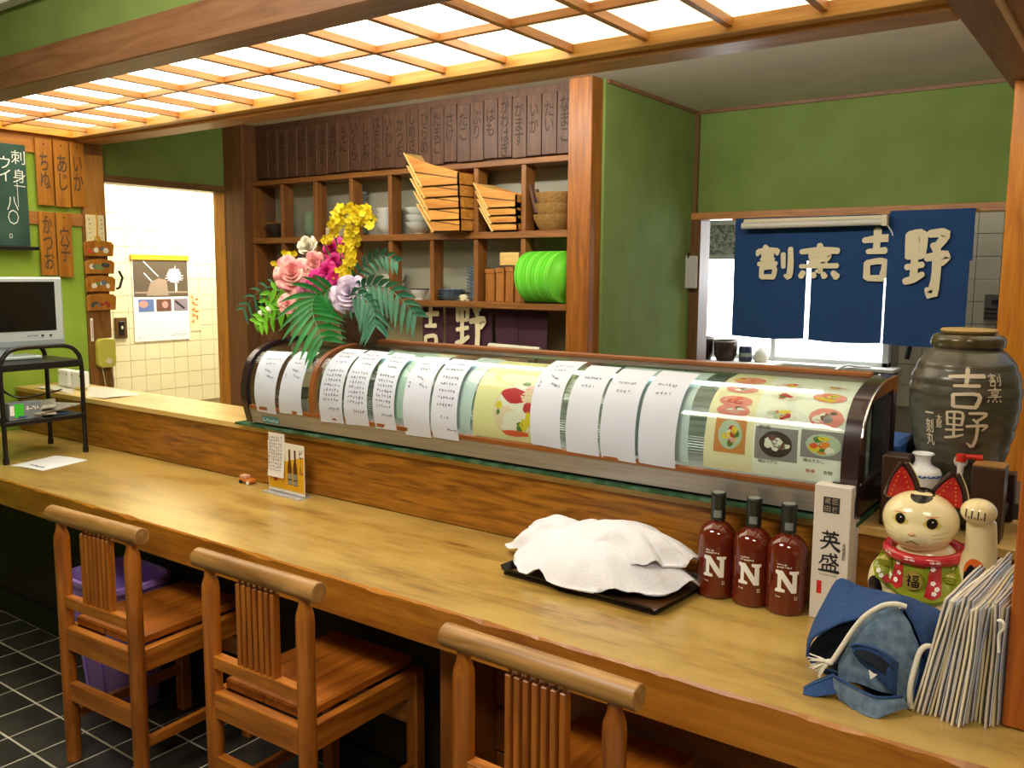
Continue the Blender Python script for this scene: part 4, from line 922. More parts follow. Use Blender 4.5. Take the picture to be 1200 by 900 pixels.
# ------------------------------------------------------------------ flowers on the case
fa = thing('flower_arrangement', 'artificial flowers, roses, yellow orchids and palm leaves in a basket on the case', 'flowers', (-2.32, 2.30, 1.25))
M_bask = mat('dark_wicker', '#5b3d22', .7, c2='#3d2815', nscale=60, stretch=(1, 1, 5), bump=1)
MB().lathe([(.075, 0), (.078, .004), (.092, .085), (.096, .09), (.088, .09), (.07, .01), (.001, .008)], (-2.325, 2.30, 1.25), n=24, caps=False).build('basket', M_bask, fa, smooth=50)
MB().ell((-2.325, 2.30, 1.335), (.085, .085, .03)).build('moss', mat('moss', '#2e4020', .9), fa, smooth=60)
FP = lambda px, py, Y=2.30: at(px, py, Y)
def rose(c, r, m, face, op=1.0, layers=6):
    mb = MB(); c = Vector(c); z = Vector(face).normalized(); x = z.orthogonal().normalized(); y = z.cross(x)
    for L in range(layers):
        k = (2, 3, 4, 5, 5, 6)[L]; T = (L+1)/layers
        for i in range(k):
            a0 = 2*PI*i/k+L*1.1+rnd.uniform(-.15, .15); hw = PI/k*(1.25 if L < 3 else 1.0); j1 = rnd.uniform(.9, 1.12); j2 = rnd.uniform(-.06, .06)
            def fn(u, v, a0=a0, hw=hw, T=T, L=L, j1=j1, j2=j2):
                q = (u-.5)*2; a = a0+q*hw*min(1, .35+v*1.1)
                top = r*(.10+.88*T**1.15*op)*j1                      # where the rim ends up
                rad = r*.05+top*v**(.55+.5*(1-T)) + r*.035*T*max(0, v-.75)*4 - r*.05*q*q*T*v + r*.05*T*(u-.5)
                h = r*(.62-.50*T*op+j2)*v**.8*1.1 - r*.15*T*max(0, v-.7)*3.3*op - r*.22*q**4*v*(.4+T) + r*.04*math.sin(u*9+i)*v*T
                return c + (x*math.cos(a)+y*math.sin(a))*rad + z*(h-r*.15)
            mb.grid(fn, 6, 6)
    return mb.build('rose', m, fa, smooth=80)
fv = (.62, -1.0, .25)
RM = {k: mat('petal_'+k, a, .6, c2=b, nscale=34, lo=.4, hi=.6) for k, a, b in (('pink', '#ec8f9c', '#f7c2bb'), ('white', '#f0ecdc', '#f8f4e6'), ('magenta', '#c8187f', '#dd2f96'), ('dusky', '#b35c84', '#c67a9c'), ('lavender', '#c3b2d6', '#ddd0e6'), ('yellow', '#e6c80c', '#f2dc1e'))}
for px, py, r, k, Y, lb in ((342, 321, .076, 'pink', 2.20, 'largest, pale pink rose'), (361, 289, .066, 'white', 2.30, 'cream white rose at the top'), (368, 309, .050, 'pink', 2.26, 'smaller pink rose'), (390, 291, .046, 'magenta', 2.30, 'magenta rose under the orchids'), (392, 307, .042, 'magenta', 2.27, None), (383, 319, .045, 'magenta', 2.23, None), (370, 329, .042, 'magenta', 2.20, None), (358, 339, .038, 'dusky', 2.19, 'dusky pink rose'), (391, 326, .036, 'magenta', 2.23, None), (409, 343, .074, 'lavender', 2.20, 'lavender rose at the lower right'), (337, 355.5, .038, 'pink', 2.12, 'small pink rosebud'), (352, 312, .035, 'pink', 2.28, None)):
    o = rose(FP(px, py, Y), r*1.08, RM[k], (fv[0]+rnd.uniform(-.25, .25), fv[1], fv[2]+rnd.uniform(-.2, .35)), .85 if k != 'white' else .45)
    if lb: o['label'] = lb
for px, py, r in ((314, 365, .014), (326, 330, .010), (305, 368, .010)):
    MB().ell(FP(px, py, 2.18), (r, r, r*1.4)).build('rosebud', RM['white'], fa, smooth=60)
# yellow orchid sprays
def orchid(mb, c, r):
    c = Vector(c); z = Vector((rnd.uniform(.1, 1), -1, rnd.uniform(-.4, .5))).normalized(); x = z.orthogonal().normalized(); y = z.cross(x); a0 = rnd.uniform(0, 6)
    for i in range(5):
        a = a0+2*PI*i/5; d = x*math.cos(a)+y*math.sin(a); e = z.cross(d); ln = r*rnd.uniform(.8, 1.15); wd = r*(.42 if i else .6)
        mb.grid(lambda u, v: c+d*ln*v+e*(u-.5)*2*wd*math.sin(PI*min(1, v*.92+.06))+z*(.3*r*v*v-.15*r*abs(u-.5)), 2, 3)
M_stem = mat('stem_green', '#4e7a22', .6)
for nm, pts, n, r in (('top', [(437, 262), (432, 250), (421, 247), (408, 243), (402, 252), (397, 262), (390, 270)], 22, .019), ('middle', [(424, 247), (419, 262), (414, 275), (411, 288), (413, 300), (408, 315), (404, 325), (406, 340)], 84, .016), ('low', [(405, 262), (396, 265), (390, 275), (384, 280), (380, 286)], 13, .016), ('left', [(342, 296), (338, 300), (330, 310), (326, 316)], 8, .013)):
    C = [FP(a, b, 2.26) for a, b in pts]
    MB().tube(curve(C+[Vector((-2.33, 2.30, 1.33))] if nm != 'left' else C, 20), .003, 6).build('orchid_stem', M_stem, fa, smooth=60)
    for q in range(3):
        mb = MB()
        for i in range(n//3+1):
            p = catmull(C, (i*3+q)/(n+2)); sp_ = .024 if nm == 'middle' else .012
            orchid(mb, p+Vector((rnd.uniform(-sp_, sp_)*1.3, rnd.uniform(-.02, .02)-.01, rnd.uniform(-sp_, sp_))), r*rnd.uniform(.8, 1.15))
        mb.build('orchid_bloom', RM['yellow'], fa, smooth=80)
# palm fronds and leaves
def frond(P, n, ln, wd, droop, m, side=None, spread=.9):
    C = curve(P, 20); fr_ = MB().tube(C, [.0035-.0025*i/20 for i in range(21)], 6).build('frond', m, fa, smooth=60)
    mb = MB()
    for i in range(n):
        t = .12+.88*i/(n-1); p = catmull(P, t); d = (catmull(P, min(t+.05, 1.0))-catmull(P, max(0, t-.05))).normalized()
        for s_ in (-1, 1):
            if side and s_ != side and i % 3: continue
            view = Vector((.6, -1, .1)).normalized(); e = d.cross(view).normalized()*s_
            L = ln*(.55+.45*math.sin(PI*min(1, t*.8+.12)))*rnd.uniform(.9, 1.08)
            dr = (d*(1-spread)+e*spread+d*.35).normalized()
            tip = lambda v, dr=dr, L=L: p+dr*L*v+Vector((0, 0, -droop*L*v*v))
            def fn(u, v):
                c_ = tip(v); w2 = wd*math.sin(PI*min(1, v*.85+.13))*(1-v*.3)
                q = Vector((0, 0, 1)).cross(dr); q = (dr.cross(view)).normalized()
                return c_+q*(u-.5)*2*w2+view*(.4*w2*abs(u-.5)*2)
            mb.grid(fn, 2, 6)
    mb.build('leaflets', m, fr_, smooth=70)
M_palm = mat('palm_green', '#1f6b2e', .4, c2='#2f8a44', nscale=12); M_palmb = mat('palm_blue_green', '#1f5a42', .45, c2='#3d8064', nscale=12); M_lime = mat('lime_leaf', '#5fae22', .5, c2='#82cc34', nscale=12)
V = lambda px, py, Y: FP(px, py, Y)
frond([V(398, 338, 2.22), V(372, 345, 2.12), V(366, 365, 2.05), V(378, 398, 2.0)], 12, .13, .0115, .35, M_palm)
frond([V(414, 342, 2.24), V(434, 334, 2.18), V(460, 342, 2.14), V(486, 368, 2.12)], 11, .088, .0105, .40, M_palmb, spread=.72)
frond([V(412, 332, 2.26), V(426, 312, 2.26), V(446, 300, 2.24), V(464, 306, 2.22)], 9, .062, .0085, .35, M_palmb, spread=.7)
frond([V(400, 345, 2.22), V(420, 345, 2.18), V(436, 360, 2.14), V(440, 380, 2.12)], 9, .085, .0095, .6, M_palmb, spread=.75)
frond([V(350, 340, 2.24), V(325, 335, 2.22), V(303, 343, 2.20), V(286, 362, 2.18)], 8, .07, .006, .5, M_palmb)
frond([V(350, 350, 2.20), V(335, 360, 2.16), V(318, 372, 2.14), V(306, 380, 2.12)], 6, .055, .010, .2, M_lime)
frond([V(346, 348, 2.24), V(332, 342, 2.22), V(320, 340, 2.20), V(312, 352, 2.19)], 5, .05, .011, .35, M_lime)
frond([V(344, 355, 2.18), V(330, 362, 2.15), V(312, 366, 2.13), V(300, 376, 2.12)], 6, .05, .009, .3, M_lime)

# ------------------------------------------------------------------ chairs
def make_chair(label, loc, rz):
    t = thing('dining_chair', label, 'chair', (0, 0, 0), 'wooden chairs drawn up to the counter')
    MB().cyl((-.2225, 0, .775), (.2225, 0, .775), .0245, n=24).build('top_rail', W_rail, t, smooth=40, bevel=.002)
    for s_ in (-1, 1):
        MB().lathe([(.0205, 0), (.0225, .02), (.0225, .70), (.021, .715), (.0145, .735), (.0135, .76)], (s_*.174, 0, 0), n=18).build('leg', W_chair, t, smooth=40)
        box('leg', (s_*.166-.019, .375, 0), (s_*.166+.019, .413, .43), W_chair, t, bevel=.004)
        box('side_apron', (s_*.166-.013, .02, .365), (s_*.166+.013, .38, .432), wood('apron_wood', '#8f4c14', '#bf7626', 'y', .35, coat=.3), t, bevel=.002)
        box('stretcher', (s_*.166-.010, .02, .135), (s_*.166+.010, .38, .165), MATS['apron_wood'], t, bevel=.002)
    for i in range(7):
        x = .006-.063+.021*i
        MB().prism([(x-.0065, -.011, .528), (x+.0065, -.011, .528), (x+.0065, .011, .528), (x-.0065, .011, .528)], (0, 0, .212)).build('slat', W_chair, t, bevel=.002)
        MB().cyl((x, 0, .727), (x, 0, .76), .004, n=8).build('dowel', W_chair, t)
    box('back_bar', (-.156, -.014, .497), (.156, .014, .530), W_chairx, t, bevel=.002)
    box('rear_apron', (-.156, -.014, .364), (.156, .014, .434), W_chairx, t, bevel=.002)
    box('rear_stretcher', (-.156, -.012, .20), (.156, .012, .258), W_chairx, t, bevel=.002)
    box('front_stretcher', (-.15, .382, .27), (.15, .406, .33), W_chairx, t, bevel=.002)
    MB().box((-.150, .016, .434), (.150, .40, .462)).build('seat', W_seat, t, bevel=.005)
    box('seat_joint', (-.0012, .0155, .436), (.0012, .0165, .460), M_brush, t)
    t.location = loc; t.rotation_euler.z = rz
    return t
c0 = make_chair('wooden slat-back chair nearest the left edge, in front of the purple bin', (-2.42, 1.305, 0), .05)
for lb, l, r_ in (('wooden slat-back chair in the middle of the row of three', (-1.709, 1.312, 0), .02), ('nearest wooden slat-back chair, cut off by the bottom edge', (-.885, 1.308, 0), -.02)):
    c = copy_tree(c0); c.location = l; c.rotation_euler.z = r_; c['label'] = lb
# purple bin
t = thing('waste_bin', 'tall purple plastic waste bin on the floor behind the left chair', 'bin', (-2.83, 1.56, 0))
M_pur = mat('purple_plastic', '#a27ddc', .4, c2='#ad8ae4', nscale=4)
def rr(w_, d_, z, r=.25, n=28):
    return [Vector((-2.83+w_*math.copysign(abs(math.cos(a))**r_e, math.cos(a)), 1.60+d_*math.copysign(abs(math.sin(a))**r_e, math.sin(a)), z)) for a in [2*PI*k/n for k in range(n)] for r_e in (.55,)]
mb = MB(); L = [rr(.115, .085, .0), rr(.12, .09, .01), rr(.165, .125, .44), rr(.178, .135, .445), rr(.178, .135, .462), rr(.165, .125, .465), rr(.158, .118, .44), rr(.11, .08, .015)]
vs = [v for r_ in L for v in r_]; n = 28
fs = [(i*n+k, i*n+(k+1) % n, (i+1)*n+(k+1) % n, (i+1)*n+k) for i in range(len(L)-1) for k in range(n)] + [tuple(range(n)), tuple((len(L)-1)*n+k for k in range(n))]
mb.add(vs, fs).build('body', M_pur, t, smooth=40)
for k in (-1, 1): MB().tube([(-2.83+k*.05, 1.505, .03), (-2.83+k*.065, 1.475, .43)], .004, 6).build('rib', M_pur, t)

# ------------------------------------------------------------------ rack, television and left end
rk = thing('tubular_rack', 'black tubular metal rack with papers on the counter, left end', 'rack', (-3.85, 1.8, .72))
for x in (-3.70, -4.0):
    MB().tube(curve([(x, 1.645, .722), (x, 1.645, .9), (x, 1.645, 1.10), (x, 1.665, 1.16), (x, 1.71, 1.185), (x, 1.81, 1.188), (x, 1.91, 1.185), (x, 1.955, 1.16), (x, 1.975, 1.10), (x, 1.975, .9), (x, 1.975, .722)], 60), .0095, 10).build('tube_frame', M_black, rk, smooth=60)
    for y in (1.645, 1.975): MB().cyl((x, y, .720), (x, y, .745), .012).build('foot_cap', M_black, rk, smooth=50)
box('shelf', (-4.01, 1.645, 1.095), (-3.69, 1.975, 1.125), M_black, rk, bevel=.003)
box('shelf', (-4.01, 1.645, .872), (-3.69, 1.975, .892), M_black, rk, bevel=.003)
tv = thing('television', 'silver framed flat television standing on the black rack', 'television', (-3.86, 1.66, 1.127))
M_silver = mat('silver_plastic', '#a9b6bd', .35, c2='#b7c3c9', nscale=3)
box('body', (-3.93, 1.34, 1.175), (-3.865, 1.998, 1.472), M_silver, tv, bevel=.008)
box('screen', (-3.866, 1.36, 1.243), (-3.8635, 1.962, 1.452), mat('dark_screen', '#171610', .12), tv)
box('speaker_bar', (-3.868, 1.345, 1.178), (-3.862, 1.992, 1.205), mat('silver_dark', '#8d9aa2', .4), tv, bevel=.002)
for y in (1.90, 1.935): MB().cyl((-3.866, y, 1.222), (-3.861, y, 1.222), .005, n=10).build('button', M_ink, tv)
shape2d('logo', tv, scrawl([(1.84, 1.222, 4, .012, 0)], .01, rnd), lambda u, v: Vector((-3.8638, u, v)), M_inkblue)
box('stand', (-3.97, 1.52, 1.126), (-3.83, 1.88, 1.14), M_silver, tv, bevel=.004); box('neck', (-3.93, 1.62, 1.138), (-3.88, 1.78, 1.18), M_silver, tv)
rnd = random.Random(5)
for i, (y, z, l, c, rz_, nm, lb) in enumerate(((1.80, .894, .26, '#3f5f8a', .25, 'magazine', 'blue magazine at the bottom right of the rack shelf'), (1.76, .903, .25, '#c9c2b4', -.2, 'magazine', 'pale magazine lying over the blue one on the rack'), (1.84, .912, .25, '#b8b4aa', .4, 'newspaper', 'folded grey newspaper on the rack shelf'), (1.78, .922, .27, '#d8d4c6', -.45, 'newspaper', 'loose white newspaper at the top of the rack pile'))):
    mb = MB().box((-3.97, y-l/2, z), (-3.72, y+l/2, z+.008), Matrix.Rotation(rz_, 3, 'Z') @ Matrix.Rotation(.05*(i-1.5), 3, 'X'))
    tag(mb.build(nm, mat('mag_%d' % i, c, .6, c2='#8f8c84' if i > 1 else None, nscale=40), bevel=.001), lb, nm)
t = thing('small_carton', 'small carton with a bright green label at the left of the rack', 'carton', (-3.72, 1.72, .893))
box('body', (-3.75, 1.668, .893), (-3.70, 1.80, .965), mat('carton_grey', '#77808a', .5), t, bevel=.002); box('green_label', (-3.7, 1.69, .905), (-3.6985, 1.725, .96), mat('green_label', '#3fc62c', .5), t); box('white_label', (-3.7, 1.672, .915), (-3.6985, 1.688, .955), M_white, t)
shape2d('print', t, scrawl([(1.74, .94, 4, .014, 0)], .014, rnd, .2), lambda u, v: Vector((-3.6984, u, v)), M_white)
tag(MB().tube(curve([(-4.005, 1.78, 1.095), (-4.05, 1.80, .99), (-4.10, 1.90, .93), (-4.12, 2.058, .939), (-4.12, 2.10, .947)], 24), .004, 6).build('cable', M_black, smooth=60), 'black cable drooping behind the tubular rack', 'cable')
tag(MB().grid(lambda u, v: Vector((-4.35+.62*u, 2.085+.20*v, .938+.004*math.sin(u*7+v*4))), 14, 8, .002).build('plastic_sheet', mat('milky_sheet', '#d5d0c4', .4), smooth=70), 'pale plastic sheet lying on the left end of the raised ledge', 'sheet')
for i, x in enumerate((-4.24, -4.12)):
    t = thing('power_adapter', 'white box adapter %s on the left end of the ledge' % ('on the left' if i == 0 else 'on the right'), 'adapter', (x, 2.2, .945), 'white adapters on the ledge')
    box('body', (x-.05, 2.17, .946), (x+.05, 2.21, 1.025), M_white, t, bevel=.005)
    for q in (-.035, .035): MB().cyl((x+q, 2.1695, 1.005), (x+q, 2.168, 1.005), .004, n=8).build('screw', M_inkblue, t)
tag(MB().grid(lambda u, v: Vector((-3.666+(-3.471+3.666)*u+(.11*v)*-.2-.03*v, 1.644+.032*u+.21*v, .7215+.002*math.sin(u*3))), 6, 6, .0008).build('paper_sheet', mat('flyer', '#e3e8ee', .6), smooth=70), 'white flyer lying on the counter below the black rack', 'paper')
fl2 = bpy.data.objects['paper_sheet']
shape2d('print', fl2, scrawl([(-3.60, 1.70, 5, .02, 0)], .015, rnd, .25), lambda u, v: Vector((u, v, .7245)), M_inkblue)

# toy car
t = thing('toy_car', 'tiny orange toy car on the counter left of the beer card', 'toy', (-2.67, 2.03, .7205))
MB().box((-2.705, 2.015, .727), (-2.635, 2.045, .740)).build('body', mat('toy_orange', '#d0762a', .4), t, bevel=.003)
MB().box((-2.70, 2.017, .739), (-2.665, 2.043, .752)).build('cab', mat('toy_pink', '#d9a58c', .4), t, bevel=.003)
for x in (-2.69, -2.65):
    for y in (2.012, 2.043): MB().cyl((x, y, .7275), (x, y+.006, .7275), .007, n=12).build('wheel', M_white if x > -2.67 else M_ink, t)

# beer card in a clear stand
t = thing('beer_card', 'yellow and white beer menu card with pictured bottles standing on the counter', 'card', (-2.42, 2.02, .72))
ang = -.04; BX, BY = -2.525, 2.012
bf = lambda d=0: (lambda u, v: Vector((BX+u, BY-.0+ang*u-d-.10*(v-.72)*0, v)))
MB().prism([(BX, BY, .726), (BX+.20, BY+ang*.2, .726), (BX+.20, BY+ang*.2, .905), (BX, BY, .905)], (0, .003, 0)).build('card', mat('card_white', '#e9e4da', .5), t)
MB().prism([(BX-.003, BY-.03, .7205), (BX+.203, BY-.03+ang*.2, .7205), (BX+.203, BY+.03+ang*.2, .7205), (BX-.003, BY+.03, .7205)], (0, 0, .003)).build('acrylic_foot', mat('acrylic', '#c9ccd6', .1, alpha=.5), t)
shape2d('printed_field', t, [rect(.002, .737, .198, .80), [(.002, .80), (.198, .80), (.198, .865), (.10, .84), (.002, .855)]], bf(.0006), mat('beer_yellow', '#e0a714', .5))
for x, c in ((.152, 'bottle_brown'), (.122, 'bottle_brown')):
    shape2d('printed_bottle', t, [[(x-.012, .758), (x+.012, .758), (x+.012, .82), (x+.005, .85), (x+.005, .885), (x-.005, .885), (x-.005, .85), (x-.012, .82)]], bf(.001), mat(c, '#5c3413', .5))
    shape2d('printed_label', t, [rect(x-.011, .78, x+.011, .80), rect(x-.011, .76, x+.011, .775)], bf(.0013), mat('label_mix', '#8f8f86', .5))
shape2d('printed_glass', t, [rect(.03, .762, .052, .786)], bf(.001), mat('beer_red', '#a43416', .5))
lettering('lettering', t, 'ビー\nル', .02, .03, bf(.001), M_ink) if False else lettering('lettering', t, 'ビ｜ル', .022, .09, lambda a, b: bf(.001)(.183+a, .845+b), M_ink, True, .01)
lettering('lettering', t, '生中', .014, .035, lambda a, b: bf(.001)(.014+a, .785+b), M_ink, True)
o = MB().grid(lambda u, v: Vector((BX+.01+.085*u+.004*(1-v), BY-.004-.012*(1-v)**2, .78+.155*v)), 6, 8, .0006).build('paper_note', mat('note_paper', '#e6e2e2', .7), smooth=70); tag(o, 'handwritten white slip clipped over the beer card', 'paper')
shape2d('writing', o, scrawl([(.012+.012*i, .92, 11, 0, -.0115) for i in range(6)], .0095, rnd, .14), lambda u, v: Vector((BX+.01+u, BY-.0055-.012*(1-(v-.78)/.155)**2-.0015, v)), M_inkblue)

# ------------------------------------------------------------------ tray with towels
t = thing('serving_tray', 'dark brown rectangular tray under the heap of white towels', 'tray', (-1.09, 1.92, .72))
TA, TB, TC = Vector((-1.315, 1.80, .7215)), Vector((.44, -.018, 0)), Vector((.02, .245, 0))
W_tray = wood('tray_wood', '#3b2417', '#57381f', 'x', .3)
q = [TA, TA+TB, TA+TB+TC, TA+TC]
MB().prism(q, (0, 0, .005)).build('base', W_tray, t)
for i in range(4):
    a, b = q[i], q[(i+1) % 4]; d = (b-a).normalized(); o_ = Vector((d.y, -d.x, 0))
    MB().prism([a, b, b+o_*.004+Vector((0, 0, .0)), a+o_*.004], (0, 0, .006)).build('rim', M_black, t)
    MB().prism([a+Vector((0, 0, .004)), b+Vector((0, 0, .004)), b+o_*.016+Vector((0, 0, .018)), a+o_*.016+Vector((0, 0, .018))], (0, 0, .003)).build('rim', M_black, t)
M_tow = mat('terry_white', '#e0e2ee', .95, bump=.6, nscale=260, c2='#e8eaf5')
def towel(name, c, Rf, H, z0, seed, label, lift=0):
    c = Vector(c)
    def fn(u, v):
        a = 2*PI*u; R = Rf(a); r = v
        x = c.x+R*r*math.cos(a); y = c.y+R*.62*r*math.sin(a)
        nz = noise.noise(Vector((x*9, y*9, seed)))*.5+noise.noise(Vector((x*22+4, y*22, seed)))*.22
        fold = .012*math.sin(a*7+seed+3*nz)*r**3 + .006*math.sin(a*17+seed)*r**5
        z = z0+H*(1-r**2.6)*(1+.35*nz)+fold*1.3+.004
        x += .010*noise.noise(Vector((a*2, r*4, seed)))*r; y += .012*noise.noise(Vector((a*2, r*4, seed+5)))*r
        return Vector((x, y, max(z, z0+.003)))
    o = MB().grid(fn, 90, 26, .004).build(name, M_tow, smooth=85); tag(o, label, 'towel', 'white towels on the tray'); return o
def Rt(a):
    a = (a+PI) % (2*PI)-PI
    R = .245+.02*math.sin(3*a+1)+.012*math.sin(7*a)
    R += .075*math.exp(-((a-PI+.05)/.25)**2)+.075*math.exp(-((a+PI+.05)/.25)**2)   # tip to the left
    R += .045*math.exp(-((a+1.2)/.35)**2)+.025*math.exp(-((a+.5)/.2)**2)+.03*math.exp(-((a+2.1)/.12)**2)
    return R
towel('towel', (-1.115, 1.935), Rt, .105, .737, 2.0, 'broad white terry towel heaped over the dark tray')
towel('towel', (-1.05, 1.945), lambda a: .175+.02*math.sin(2*a+.5)+.01*math.sin(5*a), .075, .79, 7.0, 'folded white towel on top of the heap, right side')
towel('towel', (-1.235, 1.955), lambda a: .115+.015*math.sin(3*a), .06, .78, 4.0, 'small bunched white towel at the left of the heap')

# ------------------------------------------------------------------ whisky bottles
M_amber = mat('amber_glass', '#6a2312', .06, c2='#7c2d18', nscale=2, coat=.6, trans=.25)
M_capg = mat('bottle_capsule', '#1b2624', .35, coat=.2)
def bottle(x, y, ang, label):
    t = thing('whisky_bottle', label, 'bottle', (x, y, .7205), 'three amber whisky bottles'); c = (x, y, .7205); c_ = Vector(c)
    MB().lathe([(.001, .0), (.040, 0), (.0445, .004), (.0455, .012), (.0455, .03), (.0450, .034), (.0455, .038), (.0458, .135), (.0445, .152), (.039, .167), (.028, .178), (.0165, .184), (.0155, .19), (.0155, .2), (.001, .2)], c, n=36, caps=False).build('glass_body', M_amber, t, smooth=40)
    MB().lathe([(.0172, .188), (.0178, .19), (.0178, .245), (.0185, .2465), (.0185, .2535), (.0165, .256), (.001, .256)], c, n=28, caps=False).build('capsule', M_capg, t, smooth=40)
    MB().lathe([(.015, .2562), (.013, .2566), (.001, .2566)], c, n=24, caps=False).build('cap_disc', mat('cap_grey', '#8d9290', .4), t)
    F = lambda r=.0461, z0=0: (lambda u, v: c_+Vector((r*math.cos(ang+u/r), r*math.sin(ang+u/r), v+z0)))
    N = [[(-.5, .5), (-.2, .5), (.22, -.12), (.22, .32), (.08, .38), (.08, .5), (.5, .5), (.5, .38), (.42, .34), (.42, -.5), (.2, -.5), (-.24, .14), (-.24, -.3), (-.08, -.36), (-.08, -.48), (-.5, -.48), (-.5, -.36), (-.4, -.3), (-.4, .3), (-.5, .36)]]
    shape2d('letter', t, [[(a*.054, b*.052) for a, b in N[0]]], F(z0=.082), M_white, cut=.004)
    shape2d('small_print', t, [[(a, b) for a, b in p] for p in scrawl([(-.022, .006, 5, .0045, 0), (-.022, 0, 8, .0042, 0)], .0042, rnd, .2)], F(z0=.116), M_pw)
    shape2d('small_print', t, scrawl([(-.024, 0, 3, .004, 0), (.02, .0, 2, .004, 0), (.02, -.005, 2, .004, 0)], .004, rnd, .2), F(z0=.046), M_pw)
    shape2d('neck_label', t, [rect(-.0095, -.009, .0095, .009)], F(.0180, .205), mat('neck_label', '#77807e', .5), cut=.004)
for x, y, a, lb in ((-.817, 1.999, -PI/2+.30, 'amber whisky bottle with a white N, leftmost of three'), (-.727, 1.998, -PI/2+.24, 'amber whisky bottle with a white N, middle of three'), (-.643, 1.996, -PI/2+.36, 'amber whisky bottle with a white N, beside the white carton')):
    bottle(x, y, a, lb)

# liquor carton
t = thing('liquor_carton', 'tall white liquor carton with black brush characters beside the bottles', 'carton', (-.542, 2.02, .7205))
M_cart = mat('carton_white', '#dcd6d0', .5)
bx0, bx1, by0, by1, bz = -.584, -.503, 1.985, 2.062, 1.034
MB().box((bx0, by0, .7205), (bx1, by1, bz)).build('body', M_cart, t, bevel=.0015)
FF = lambda u, v: Vector(((bx0+bx1)/2+u, by0-.0006, v))
brush('lettering', t, GL['英'], .042, .044, lambda u, v: FF(u-.001, .942+v-.034), M_ink, pen=1.15)
brush('lettering', t, GL['盛'], .044, .044, lambda u, v: FF(u-.001, .887+v-.030), M_ink, pen=1.15)
shape2d('stamp', t, [rect(-.020, .972, .016, 1.008)], FF, M_ink)
for ch, u, v in (('匠', .0065, .999), ('蔵', -.0105, .999), ('技', .0065, .981), ('田', -.0105, .981)):
    lettering('stamp_lettering', t, ch, .013, .013, lambda a, b, u=u, v=v: FF(u+a, v+b)+Vector((0, -.0004, 0)), mat('stamp_tan', '#9b8e7c', .6), bold=.01)
lettering('lettering', t, '本格焼酎', .0075, .040, lambda u, v: FF(.030+u, .888+v), M_ink, True)
shape2d('small_print', t, scrawl([(-.018, .828, 9, .0042, 0)], .004, rnd, .15), FF, M_inkblue)
shape2d('red_seal', t, [rect(-.026, .782, -.015, .812)], FF, M_red)
shape2d('stamp', t, [rect(-.016, .012, .016, .034)], lambda u, v: Vector(((bx0+bx1)/2+u+.004, by0+v+.016, bz+.0006)), M_ink)
shape2d('stamp_lettering', t, scrawl([(-.01, .025, 4, .007, 0)], .008, rnd, .15), lambda u, v: Vector(((bx0+bx1)/2+u+.004, by0+v+.016, bz+.0010)), MATS['stamp_tan'])
shape2d('side_print', t, [disc(.02, .985, .012, .03)], lambda u, v: Vector((bx1+.0006, by0+.018+u, v)), M_ink)

# ------------------------------------------------------------------ right end of the ledge: jar on its stand
W_stand = wood('stand_wood', '#2d1c14', '#43291c', 'z', .4)
js = thing('jar_stand', 'dark wooden stand with two uprights holding the big jar', 'stand', (-.33, 2.22, .936))
box('upright', (-.285, 2.085, .936), (-.222, 2.15, 1.098), W_stand, js, bevel=.003); box('upright_top', (-.284, 2.086, 1.098), (-.223, 2.149, 1.101), W_rail, js)
box('upright', (-.468, 2.09, .936), (-.412, 2.15, 1.098), W_stand, js, bevel=.003)
box('cross_board', (-.43, 2.12, .960), (-.23, 2.325, .985), W_stand, js, bevel=.003)
box('upright', (-.468, 2.29, .936), (-.412, 2.335, 1.05), W_stand, js, bevel=.003); box('upright', (-.285, 2.29, .936), (-.222, 2.335, 1.05), W_stand, js, bevel=.003)
jr = thing('ceramic_jar', 'large dark ribbed ceramic jar with white characters and a red tap', 'jar', (-.335, 2.26, .986)); JC = Vector((-.335, 2.26, .986))
M_jar = mat('jar_glaze', '#3d3a33', .35, c2='#5d594b', nscale=9, stretch=(1, 1, 5), coat=.3, bump=.2)
JP = [(.052, 0), (.060, .004), (.078, .05), (.093, .10), (.106, .155), (.1145, .21), (.1165, .25), (.1125, .285), (.101, .318), (.083, .342), (.068, .352)]
def jrad(h):
    P = [(h_, r) for r, h_ in JP]; i = 0
    while i < len(P)-2 and h > P[i+1][0]: i += 1
    u = (h-P[i][0])/(P[i+1][0]-P[i][0]); u = min(max(u, 0), 1); s_ = u
    return P[i][1]+(P[i+1][1]-P[i][1])*s_
prof = [(jrad(h)+.0018*abs(math.sin(h*PI/.034)), h) for h in [.352*i/110 for i in range(111)]]
MB().lathe(prof, JC, n=48, caps=False).build('body', M_jar, jr, smooth=50)
MB().lathe([(.001, 0), (.052, 0)], JC, n=48, caps=False).build('base', M_jar, jr)
MB().lathe([(.066, .350), (.072, .352), (.078, .358), (.0785, .372), (.074, .380), (.066, .384), (.058, .382), (.055, .37), (.056, .34)], JC, n=44, caps=False).build('collar', mat('collar_glaze', '#5f5432', .25, c2='#3b3524', nscale=14, coat=.5), jr, smooth=50)
MB().lathe([(.050, .383), (.058, .388), (.060, .392), (.056, .396), (.001, .397)], JC, n=40, caps=False).build('lid', mat('lid_wood', '#b79a62', .5), jr, smooth=50)
jang = math.atan2(-JC.y, -JC.x)
JF = lambda da, z0, off=.0032: (lambda u, v: (lambda r, a: JC+Vector((r*math.cos(a), r*math.sin(a), z0+v)))(jrad(z0+v)+off, jang+da+u/.112))
M_jw = mat('jar_white', '#d9cdb4', .6)
brush('lettering', jr, GL['吉'], .072, .088, JF(.03, .268), M_jw, cut=.006, pen=.85)
brush('lettering', jr, GL['野'], .082, .082, JF(.06, .178), M_jw, cut=.006, pen=.7)
